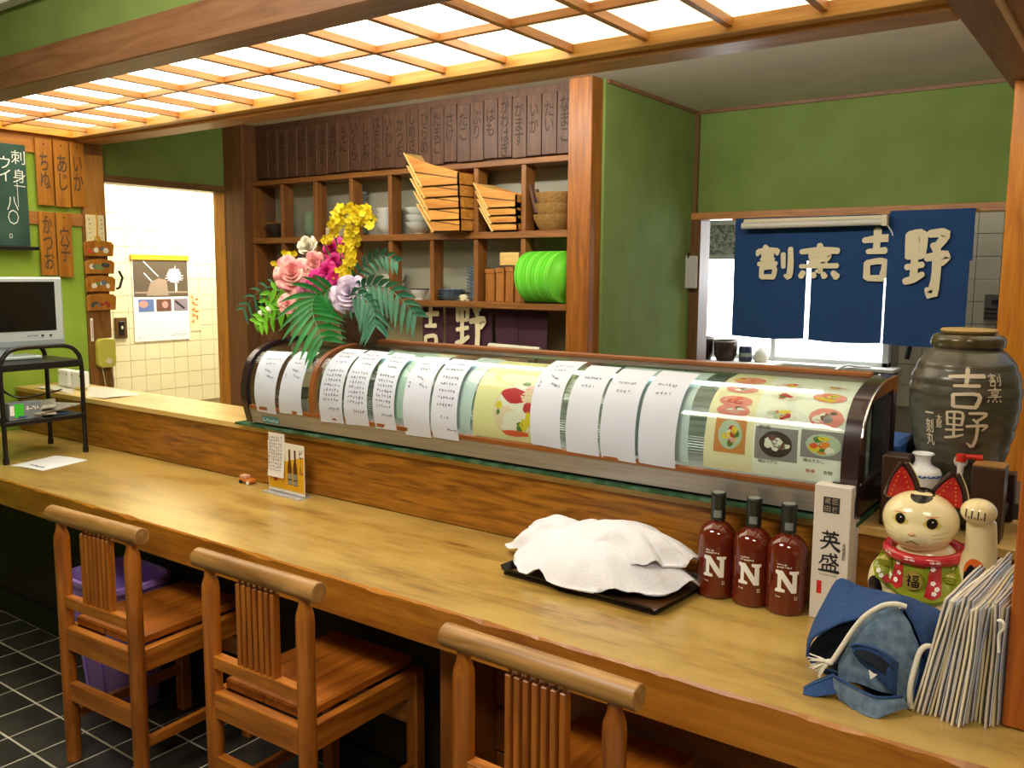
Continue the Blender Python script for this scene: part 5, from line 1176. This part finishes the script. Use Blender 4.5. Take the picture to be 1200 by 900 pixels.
brush('lettering', jr, GL['割'], .026, .028, JF(.52, .290), M_jw, cut=.006, pen=.8); brush('lettering', jr, GL['烹'], .028, .034, JF(.52, .258), M_jw, cut=.006, pen=.8)
lettering('lettering', jr, '一刻丸', .021, .078, JF(-.62, .172), M_jw, True, .015, cut=.006)
lettering('lettering', jr, '太郎', .013, .032, JF(-.42, .192), M_jw, True, .01, cut=.006)
# tap
ta = jang+.02; td = Vector((math.cos(ta), math.sin(ta), 0)); ts = Vector((-td.y, td.x, 0)); tp = JC+td*(jrad(.105)+.001)+Vector((0, 0, .105))
M_tap = mat('tap_red', '#c9301f', .35); M_tapw = mat('tap_white', '#d8d4cf', .3)
MB().cyl(tp-td*.004, tp+td*.012, .014, n=18).build('tap_flange', M_tapw, jr, smooth=40)
MB().cyl(tp+td*.01, tp+td*.036, .0075, n=14).build('tap_pipe', M_tapw, jr, smooth=40)
MB().cyl(tp+td*.030+Vector((0, 0, .010)), tp+td*.030+Vector((0, 0, -.030)), .0085, .006, n=14).build('tap_spout', M_tapw, jr, smooth=40)
MB().cyl(tp+td*.030+Vector((0, 0, .004)), tp+td*.030+Vector((0, 0, .020)), .0105, n=14).build('tap_cap', M_tap, jr, smooth=40)
MB().tube([tp+td*.03+Vector((0, 0, .014)), tp+td*.03+ts*.02+Vector((0, 0, .016)), tp+td*.03+ts*.042+Vector((0, 0, .015))], [.006, .005, .007], 10).build('tap_lever', M_tap, jr, smooth=60)
# flask behind the cat
t = thing('sake_flask', 'small white and blue porcelain flask between the cat and the jar', 'flask', (-.385, 2.125, .936)); sc = (-.388, 2.118, .936)
MB().lathe([(.001, 0), (.022, 0), (.024, .01), (.026, .07), (.034, .105), (.0405, .122), (.0410, .128), (.036, .137), (.020, .145), (.0165, .150), (.016, .158), (.0185, .166), (.0235, .170), (.022, .172), (.014, .165), (.001, .155)], sc, n=32, caps=False).build('body', mat('porcelain', '#dfe3e8', .2, coat=.4), t, smooth=50)
M_cob = mat('cobalt', '#2a55a8', .3)
for k in range(9):
    a0 = -PI/2+.2+(k-4)*.42
    shape2d('painted_pattern', t, [[(x+rnd.uniform(-.002, .002), y) for x, y in disc(0, 0, .009, .006, 9)]], lambda u, v, a0=a0, k=k: Vector(sc)+Vector((.0412*math.cos(a0+u/.04), .0412*math.sin(a0+u/.04), .1245+v*.55)), M_cob)
tag(box('storage_tub', (-.64, 2.42, .96), (-.50, 2.60, 1.07), mat('tub_blue', '#2f63b8', .4), bevel=.01), 'bright blue plastic tub behind the right end of the display case', 'tub')
tag(MB().prism([(-.53, 2.50, .96), (-.38, 2.50, .96), (-.40, 2.50, 1.16), (-.46, 2.50, 1.19)], (0, .10, 0)).build('knife_block', M_black, bevel=.004), 'black slanted block behind the jar and the case end', 'block')
tag(box('worktop', (-2.6, 2.40, .90), (.3, 2.66, .96), mat('worktop_steel', '#5f5c58', .4, metal=.4), bevel=.003), 'steel preparation bench behind the raised counter', 'worktop')
tag(box('paper_stack', (-.20, 2.20, .936), (-.10, 2.30, 1.02), M_white, bevel=.002), 'white paper stack on the ledge right of the jar', 'paper')

# ------------------------------------------------------------------ beckoning cat
ct_ = thing('beckoning_cat', 'cream ceramic beckoning cat figurine with red ears and one raised paw', 'figurine', (-.335, 1.955, .7205)); CC = Vector((-.335, 1.955, .7205))
M_cat = mat('cat_glaze', '#eadcae', .22, coat=.4, c2='#e2cf98', nscale=5)
mb = MB(); E_ = lambda x, y, z, a, b, c, r=None: mb.ell(CC+Vector((x, y, z)), (a, b, c), 28, 18, r)
E_(0, 0, .072, .104, .085, .085); E_(0, -.005, .12, .092, .075, .09); E_(-.002, -.012, .185, .070, .058, .06)
E_(-.016, -.024, .283, .074, .060, .060); E_(-.016, -.034, .265, .066, .056, .044)        # head and cheeks
E_(-.019, -.078, .259, .021, .014, .015)                                                     # muzzle
E_(-.062, -.055, .035, .032, .045, .035); E_(.050, -.055, .035, .034, .045, .035)          # haunches / feet
E_(-.082, -.03, .14, .028, .035, .055); E_(-.078, -.058, .085, .022, .026, .045)           # lowered foreleg
mb.tube([CC+Vector(p) for p in ((.066, -.02, .13), (.088, -.03, .18), (.100, -.036, .24), (.098, -.045, .305))], [.040, .038, .030, .027], 20)
E_(.094, -.060, .325, .033, .034, .026)                                                     # raised paw
cat = remeshed(mb, 'body', M_cat, ct_, .0035, 8)
def ear(cx, tipx, z0, z1, w_, m, off, depth, name, sc=1.0):
    b = MB(); c = CC
    P = [(cx-w_, -.012, z0), (cx+w_, -.012, z0), (tipx, -.018, z1)]
    g = Vector((sum(p[0] for p in P)/3, -.015, (z0+z0+z1)/3))
    P = [g+(Vector(p)-g)*sc for p in P]
    def fn(u, v):
        a = P[0].lerp(P[1], u); q = a.lerp(P[2], v)
        bulge = 4*u*(1-u)*(1-v)
        return c+q+Vector((0, -off-.0*bulge+.012*bulge*(1 if off < .004 else .55), 0)) + Vector(((u-.5)*.012*math.sin(PI*v), 0, 0))
    return b.grid(fn, 8, 10, depth).build(name, m, ct_, smooth=60)
M_earr = mat('ear_red', '#b3161a', .3, coat=.3); M_earb = mat('ear_dark', '#3a2a22', .3)
for cx, tx, z0, z1, w_ in ((-.056, -.058, .318, .400, .032), (.026, .040, .314, .390, .035)):
    ear(cx, tx, z0, z1, w_, M_earb, 0, .012, 'ear'); ear(cx, tx, z0-.002, z1-.004, w_, M_cat, -.004, .016, 'ear_back'); ear(cx, tx, z0+.001, z1-.009, w_*.92, M_earr, .006, .004, 'ear_lining', .96)
    for k in range(6):
        u = k/5
        for q in (-1, 1):
            x = cx+q*w_*.62*(1-u*.8)+(tx-cx)*u; MB().ell(CC+Vector((x, -.0262+.004*u, z0+.010+u*(z1-z0-.034))), (.0014, .001, .0014), 8, 6).build('gold_dot', mat('gold_paint', '#d9a03a', .3), ct_)
dg = bpy.context.evaluated_depsgraph_get()
bvh = BVHTree.FromPolygons([v.co+CC for v in cat.data.vertices], [p.vertices[:] for p in cat.data.polygons])
def onto(dx=0, dz=0, off=.0008, dirn=(0, 1, 0)):
    dirn = Vector(dirn).normalized()
    def fn(u, v):
        p = CC+Vector((dx+u, 0, dz+v))-dirn*.3
        hit, no, idx, d = bvh.ray_cast(p, dirn)
        if hit is None: return CC+Vector((dx+u, -.02, dz+v))
        return hit-dirn*off
    return fn
M_cblk = mat('cat_black', '#171210', .25, coat=.3); M_corg = mat('cat_orange', '#d8641e', .3); M_cyel = mat('eye_yellow', '#cdbb62', .3)
def paint(nm, polys, m, off=.0008, cut=.004, **k): return shape2d(nm, ct_, polys, onto(off=off, **k), m, cut=cut)
for ex, ez in ((-.044, .293), (.0155, .291)):
    paint('eye_surround', [[(ex-.017, ez-.003), (ex-.009, ez+.008), (ex, ez+.0115), (ex+.009, ez+.008), (ex+.017, ez-.005), (ex+.009, ez-.010), (ex, ez-.0118), (ex-.009, ez-.009)]], M_cyel)
    paint('eye', [disc(ex, ez, .0098, .0105, 20)], M_cblk, .0014); paint('eye_light', [disc(ex+.001, ez+.003, .0014, .0014, 10)], M_white, .002)
    paint('brow_line', [stroke(ex-.012, ez+.0115, ex+.010, ez+.0125, .0012)], M_corg, .001)
MB().ell(CC+Vector((-.0185, -.0905, .2665)), (.007, .004, .0045), 14, 10).build('nose', mat('nose_pink', '#d8b08a', .3), ct_, smooth=60)
paint('mouth', [stroke(-.0185, .2525, -.031, .2445, .0016), stroke(-.0185, .2525, -.006, .2445, .0016)], M_cblk, .0012, .003)
paint('whisker_dots', [disc(-.0185+q*(.008+.004*i)+.001*j, .256+.004*j-.0015*i, .0006, .0006, 6) for q in (-1, 1) for i in range(5) for j in range(3)], M_brush, .0012, .1)
M_whisk = mat('whisker_line', '#b79c68', .4)
paint('whiskers', [stroke(-.055-.0*i, .270-.008*i, -.080, .276-.012*i, .0008) for i in range(3)]+[stroke(.018, .268-.008*i, .044, .274-.011*i, .0008) for i in range(3)], M_whisk, .001, .004)
paint('forehead_patch', [disc(-.012, .338, .022, .012, 16)], M_cblk, .001)
paint('orange_patch', [disc(.094, .205, .019, .026, 20)], M_corg, .001); paint('black_patch', [[(.094+.0185*math.cos(a*PI/10), .190+.028*math.sin(a*PI/10)+(.004*math.sin(a*2.2) if a < 10 else 0)) for a in range(20)]], M_cblk, .0016)
paint('black_patch', [disc(-.090, .120, .018, .038, 20)], M_cblk, .0012); paint('orange_patch', [disc(-.084, .086, .012, .010, 14)], M_corg, .001)
paint('toe_line', [stroke(.076+.011*i, .334-.001*i, .075+.011*i, .317-.001*i, .0022) for i in range(4)], M_brush, .0012, .004)
paint('claw_dot', [disc(.081+.011*i, .318, .0022, .0028, 8) for i in range(3)], mat('claw_brown', '#a0804a', .4), .0012)
# collar and bib stand proud of the body
M_cred = mat('collar_red', '#b01f2a', .25, coat=.4, c2='#c43038', nscale=40); M_cgrn = mat('bib_green', '#7d8a1e', .25, coat=.4, c2='#96a02c', nscale=30)
mb = MB(); ring = []
for k in range(36):
    a = 2*PI*k/36; ring.append(CC+Vector((-.006+.070*math.cos(a), -.016+.060*math.sin(a), .219+.008*math.sin(a)+.002*math.cos(a))))
mb.tube(ring, .0115, 10, closed=True).build('collar', M_cred, ct_, smooth=60)
def raised(nm, poly, m, th, cut=.005):
    f = onto(off=th); o = shape2d(nm, ct_, [poly], f, m, cut=cut)
    md = o.modifiers.new('s', 'SOLIDIFY'); md.thickness = th*.9; md.offset = -1 if o.data.polygons[0].normal.y < 0 else 1
    return o
bib = [(-.088, .205), (-.098, .180), (-.088, .158), (-.066, .145), (-.040, .136), (-.018, .128), (.010, .126), (.034, .130), (.056, .140), (.068, .156), (.072, .178), (.064, .205), (.03, .213), (-.01, .215), (-.05, .213)]
raised('bib', bib, M_cgrn, .005)
raised('bib_panel', [(-.018, .208), (.006, .208), (.008, .196), (-.020, .196)], M_cred, .0062); raised('bib_panel', [(-.078, .160), (-.066, .166), (-.058, .149), (-.068, .148)], M_cred, .0062)
raised('bib_panel', [(-.050, .206), (-.036, .208), (-.034, .15), (-.046, .143), (-.060, .152)], M_cred, .0062); raised('bib_panel', [(.018, .206), (.036, .206), (.040, .145), (.026, .136), (.010, .14)], M_cred, .0062)
raised('bib_trim', [(-.070, .150), (-.040, .137), (-.010, .1285), (.03, .131), (.055, .141), (.056, .137), (.034, .126), (.010, .1225), (-.018, .124), (-.040, .132), (-.066, .141)], mat('bib_edge', '#5f6a16', .3), .007, .004)
MB().lathe([(.001, .005), (.017, .005), (.019, .002), (.019, -.004)], CC+Vector((-.012, -.083, .170)), axis='y', n=24, sy=1).build('medallion', mat('medal_gold', '#b9a24a', .25, metal=.3), ct_, smooth=40)
o = MB().ell(CC+Vector((-.012, -.083, .170)), (.0185, .006, .0195), 24, 12).build('medallion', MATS['medal_gold'], ct_, smooth=60)
brush('lettering', ct_, GL['福'], .023, .025, lambda u, v: CC+Vector((-.012+u, -.0893+1.6*(u*u+v*v)*6, .170+v)), M_cblk, pen=1.1)
for x, z in ((-.074, .188), (.052, .178)):
    b_ = onto(off=.004)(x, z); MB().ell(b_, (.015, .010, .014), 18, 12).build('bell', mat('bell_gold', '#a59a3a', .25, coat=.3), ct_, smooth=60)
    for k in (-.005, 0, .005): MB().box(b_+Vector((-.014, -.0106, k-.0008)), b_+Vector((.014, -.009, k+.0008))).build('bell_band', M_cgrn, ct_)
fl_ = [(-.046, .196), (-.042, .176), (-.048, .160), (.022, .197), (.024, .168), (.032, .158), (.028, .149), (-.082, .172), (-.076, .163)]
paint('flower_dot', [disc(x+.0028*math.cos(k*1.257), z+.0028*math.sin(k*1.257), .0022, .0022, 7) for x, z in fl_ for k in range(5)], M_pw, .0085, .1)
cf = lambda u, v: CC+Vector((-.006+.0815*math.cos(u), -.016+.0715*math.sin(u)-.001, .219+.008*math.sin(u)+v))
shape2d('collar_flower', ct_, [stroke(a0+.03*math.cos(k*.5), .002*0, a0+.13*math.cos(PI*k/8), .0085*math.sin(PI*k/8), .0012) for a0 in (-1.75, -1.15, -2.4) for k in range(9)], cf, M_pw)

# ------------------------------------------------------------------ menu folders leaning on the post
FM = [mat('folder_%d' % i, c, .35) for i, c in enumerate(('#ece2c8', '#ddd6ca', '#f2ead6', '#cbc2b8', '#ddd0aa'))]
proto = None
poss = ['leftmost', 'second from the left', 'third from the left', 'fourth from the left', 'fifth from the left', 'sixth from the left', 'seventh from the left', 'seventh from the right', 'sixth from the right', 'fifth from the right', 'fourth from the right', 'third from the right', 'second from the right', 'rightmost, against the post']
rnd = random.Random(9)
for i in range(14):
    t = thing('menu_folder', 'cream menu folder in a plastic sleeve leaning on the post, '+poss[i], 'menu', (0, 0, 0), 'menu folders leaning against the post')
    h = rnd.uniform(.215, .235); d = rnd.uniform(.30, .34); m = FM[rnd.randint(0, 4)]
    mb = MB(); ph = rnd.uniform(0, 6)
    mb.grid(lambda u, v: Vector((.003*math.sin(v*4+ph)*v+.0015*math.sin(u*6+ph), d*u, h*v)), 6, 8, .0035)
    mb.build('cover', m, t, smooth=60)
    mb = MB().grid(lambda u, v: Vector((.0048+.003*math.sin(v*4+ph)*v+.0015*math.sin(u*6+ph), .004+d*.97*u, .004+h*.98*v)), 6, 8, .0012)
    mb.build('page', M_sheet, t, smooth=60)
    xb = -.292+.0098*i; xt = -.247+.0062*i
    t.location = (xb, 1.645+rnd.uniform(-.012, .014)+(.0 if i < 9 else .02), .7208); t.rotation_euler = (0, math.atan2(xt-xb, h), rnd.uniform(-.12, -.05))
t = tag(MB().tube(curve([(-.168, 1.64, .925), (-.160, 1.632, .928), (-.158, 1.636, .915), (-.165, 1.640, .90), (-.163, 1.64, .87)], 12), .0025, 6).build('string', M_white, smooth=60), 'short white string loop at the front of the menu folders', 'string')

# ------------------------------------------------------------------ denim bag
bg = thing('denim_bag', 'crumpled blue denim drawstring bag with a white cord on the counter', 'bag', (-.40, 1.70, .7205))
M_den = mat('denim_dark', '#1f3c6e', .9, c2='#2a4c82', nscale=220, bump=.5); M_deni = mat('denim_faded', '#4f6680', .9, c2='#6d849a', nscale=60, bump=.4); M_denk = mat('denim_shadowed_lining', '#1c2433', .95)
M_seam = mat('seam_thread', '#5f7fae', .8); M_cord = mat('white_cord', '#dcd8ca', .9, bump=.6, nscale=200)
mb = MB()
for x, y, z, a, b, c in ((-.395, 1.785, .775, .078, .085, .060), (-.335, 1.775, .785, .060, .07, .075), (-.44, 1.76, .765, .060, .06, .05), (-.43, 1.80, .82, .045, .045, .05), (-.375, 1.71, .757, .055, .05, .040), (-.31, 1.74, .80, .03, .04, .05)):
    mb.ell((x, y, z), (a, b, c), 20, 14)
remeshed(mb, 'body', M_den, bg, .006, 6, disp=lambda p, n: Vector((p.x, p.y, max(p.z, .0008)))+Vector((n.x, n.y, max(n.z, -.2) if p.z > .004 else 0))*(.007*noise.noise(p*38)+.003*noise.noise(p*95)))
A = lambda L: [at(*p) for p in L]
def cloth_part(nm, rows, m, wr=.003, seed=0, th=.003, nu=18, nv=26, seam=True, lb=None):
    f = patch([A(r) for r in rows], wr, 22, seed)
    g = lambda u, v: (lambda p: Vector((p.x, p.y, max(p.z, .7215+.0005*math.sin(u*9)))))(f(u, v))
    o = MB().grid(g, nu, nv, th).build(nm, m, bg, smooth=85)
    if lb: o['label'] = lb
    if seam:
        E0 = [g(0, j/30)+Vector((.0, -.0015, .0)) for j in range(31)]; MB().tube(E0, .0026, 6).build('hem', M_den, o, smooth=60)
        E1 = [g(.06, j/30)+Vector((.0, -.0026, .0005)) for j in range(31)]; MB().tube(E1, .0007, 5).build('stitching', M_seam, o)
    return o
cloth_part('top_flap', [[(945, 768, 1.655), (952, 748, 1.655), (975, 733, 1.66), (1005, 724, 1.67), (1035, 713, 1.68), (1055, 706, 1.69), (1068, 728, 1.69), (1078, 748, 1.69), (1086, 772, 1.70)],
    [(948, 750, 1.69), (958, 730, 1.70), (980, 712, 1.71), (1008, 708, 1.715), (1035, 702, 1.72), (1055, 700, 1.72), (1075, 715, 1.72), (1088, 733, 1.72), (1094, 755, 1.73)],
    [(957, 727, 1.74), (968, 703, 1.76), (984, 679, 1.78), (1008, 688, 1.78), (1035, 695, 1.78), (1060, 700, 1.78), (1085, 710, 1.78), (1104, 721, 1.78), (1100, 745, 1.77)]], M_den, .003, 1)
cloth_part('opening_lining', [[(947, 769, 1.662), (955, 752, 1.665), (975, 738, 1.67), (990, 733, 1.675), (1004, 732, 1.68)], [(952, 778, 1.69), (965, 768, 1.70), (978, 760, 1.70), (990, 752, 1.70), (1000, 745, 1.70)], [(955, 779, 1.662), (968, 779, 1.665), (980, 778, 1.67), (990, 772, 1.675), (998, 762, 1.68)]], M_denk, .001, 2, seam=False)
cloth_part('lower_lip', [[(946, 767, 1.652), (952, 775, 1.65), (962, 782, 1.648), (974, 786, 1.645), (984, 788, 1.645)], [(949, 775, 1.655), (955, 783, 1.655), (965, 789, 1.65), (975, 793, 1.65), (985, 796, 1.65)]], M_den, .001, 3, nu=6)
cloth_part('faded_inside', [[(1010, 727, 1.665), (1028, 716, 1.668), (1050, 709, 1.675), (1064, 728, 1.678), (1076, 752, 1.68)], [(996, 752, 1.652), (1012, 742, 1.648), (1038, 740, 1.645), (1062, 756, 1.655), (1078, 776, 1.67)],
    [(984, 778, 1.645), (1002, 770, 1.640), (1034, 772, 1.635), (1062, 786, 1.645), (1076, 800, 1.66)], [(982, 798, 1.64), (1004, 802, 1.632), (1034, 812, 1.63), (1058, 818, 1.64), (1070, 826, 1.65)]], M_deni, .005, 4, seam=False, lb='faded blue grey inner side of the denim')
cloth_part('inner_fold', [[(998, 757, 1.628), (1006, 754, 1.62), (1022, 758, 1.618), (1040, 767, 1.618), (1053, 778, 1.63)], [(1000, 765, 1.625), (1012, 768, 1.618), (1030, 776, 1.614), (1044, 788, 1.615), (1052, 798, 1.63)], [(1006, 775, 1.635), (1018, 786, 1.63), (1034, 800, 1.622), (1044, 812, 1.62), (1050, 818, 1.635)]], M_den, .002, 5)
cloth_part('inner_fold_lining', [[(1002, 762, 1.618), (1016, 763, 1.612), (1034, 772, 1.61), (1048, 784, 1.62)], [(1006, 770, 1.616), (1018, 776, 1.610), (1032, 786, 1.61), (1043, 798, 1.62)]], M_denk, .0, 6, nu=6, seam=False)
cloth_part('front_flap', [[(977, 790, 1.618), (990, 799, 1.61), (1006, 808, 1.604), (1024, 816, 1.60), (1040, 818, 1.605), (1058, 815, 1.625)], [(978, 806, 1.612), (992, 818, 1.602), (1010, 827, 1.592), (1028, 829, 1.592), (1044, 826, 1.60), (1062, 822, 1.625)],
    [(984, 822, 1.612), (996, 834, 1.598), (1012, 846, 1.582), (1030, 842, 1.585), (1048, 835, 1.60), (1066, 829, 1.63)]], M_deni, .003, 7)
cloth_part('side_flap', [[(942, 806, 1.615), (950, 801, 1.62), (962, 796, 1.625), (978, 790, 1.63)], [(941, 813, 1.60), (952, 811, 1.603), (966, 808, 1.61), (980, 804, 1.615)], [(944, 817, 1.596), (954, 817, 1.598), (966, 815, 1.602), (980, 813, 1.608)]], M_den, .001, 8)
cloth_part('right_side', [[(1074, 752, 1.685), (1084, 760, 1.70), (1096, 752, 1.74)], [(1074, 790, 1.68), (1084, 795, 1.70), (1094, 785, 1.74)], [(1068, 826, 1.665), (1080, 820, 1.69), (1090, 812, 1.72)]], M_den, .002, 9, seam=False)
MB().tube(curve(A([(1062, 711, 1.665), (1050, 708, 1.66), (1034, 710, 1.655), (1014, 722, 1.65), (1000, 738, 1.645), (988, 756, 1.64), (976, 774, 1.635)]), 30), .0048, 10).build('cord', M_cord, bg, smooth=60)
MB().tube(curve(A([(1096, 760, 1.68), (1086, 757, 1.67), (1078, 764, 1.66), (1072, 782, 1.65), (1067, 802, 1.64), (1066, 820, 1.64), (1068, 829, 1.645)]), 30), .0048, 10).build('cord', M_cord, bg, smooth=60)
kn = at(972, 776, 1.632); MB().ell(kn, (.008, .007, .006)).build('knot', M_cord, bg, smooth=60)
for k in range(26):
    a = rnd.uniform(-.5, .9); L = rnd.uniform(.024, .040); d = Vector((-math.cos(a)*.9, rnd.uniform(-.4, .2), -math.sin(a)-.35)).normalized()
    MB().tube([kn, kn+d*L*.5+Vector((0, -.003, .002)), kn+d*L+Vector((0, 0, rnd.uniform(-.004, .002)))], [.0022, .0018, .0012], 6).build('tassel_strand', M_cord, bg, smooth=60)
MB().prism(A([(1018, 785, 1.60), (1023, 789, 1.60), (1028, 791, 1.60), (1020, 796, 1.60)]), (0, .001, 0)).build('care_tag', M_white, bg)
shape2d('stitch_mark', bg, [stroke(0, 0, .012, -.002, .0012)], lambda u, v: at(1004, 695, 1.765)+Vector((u, -.004, v)), M_white)
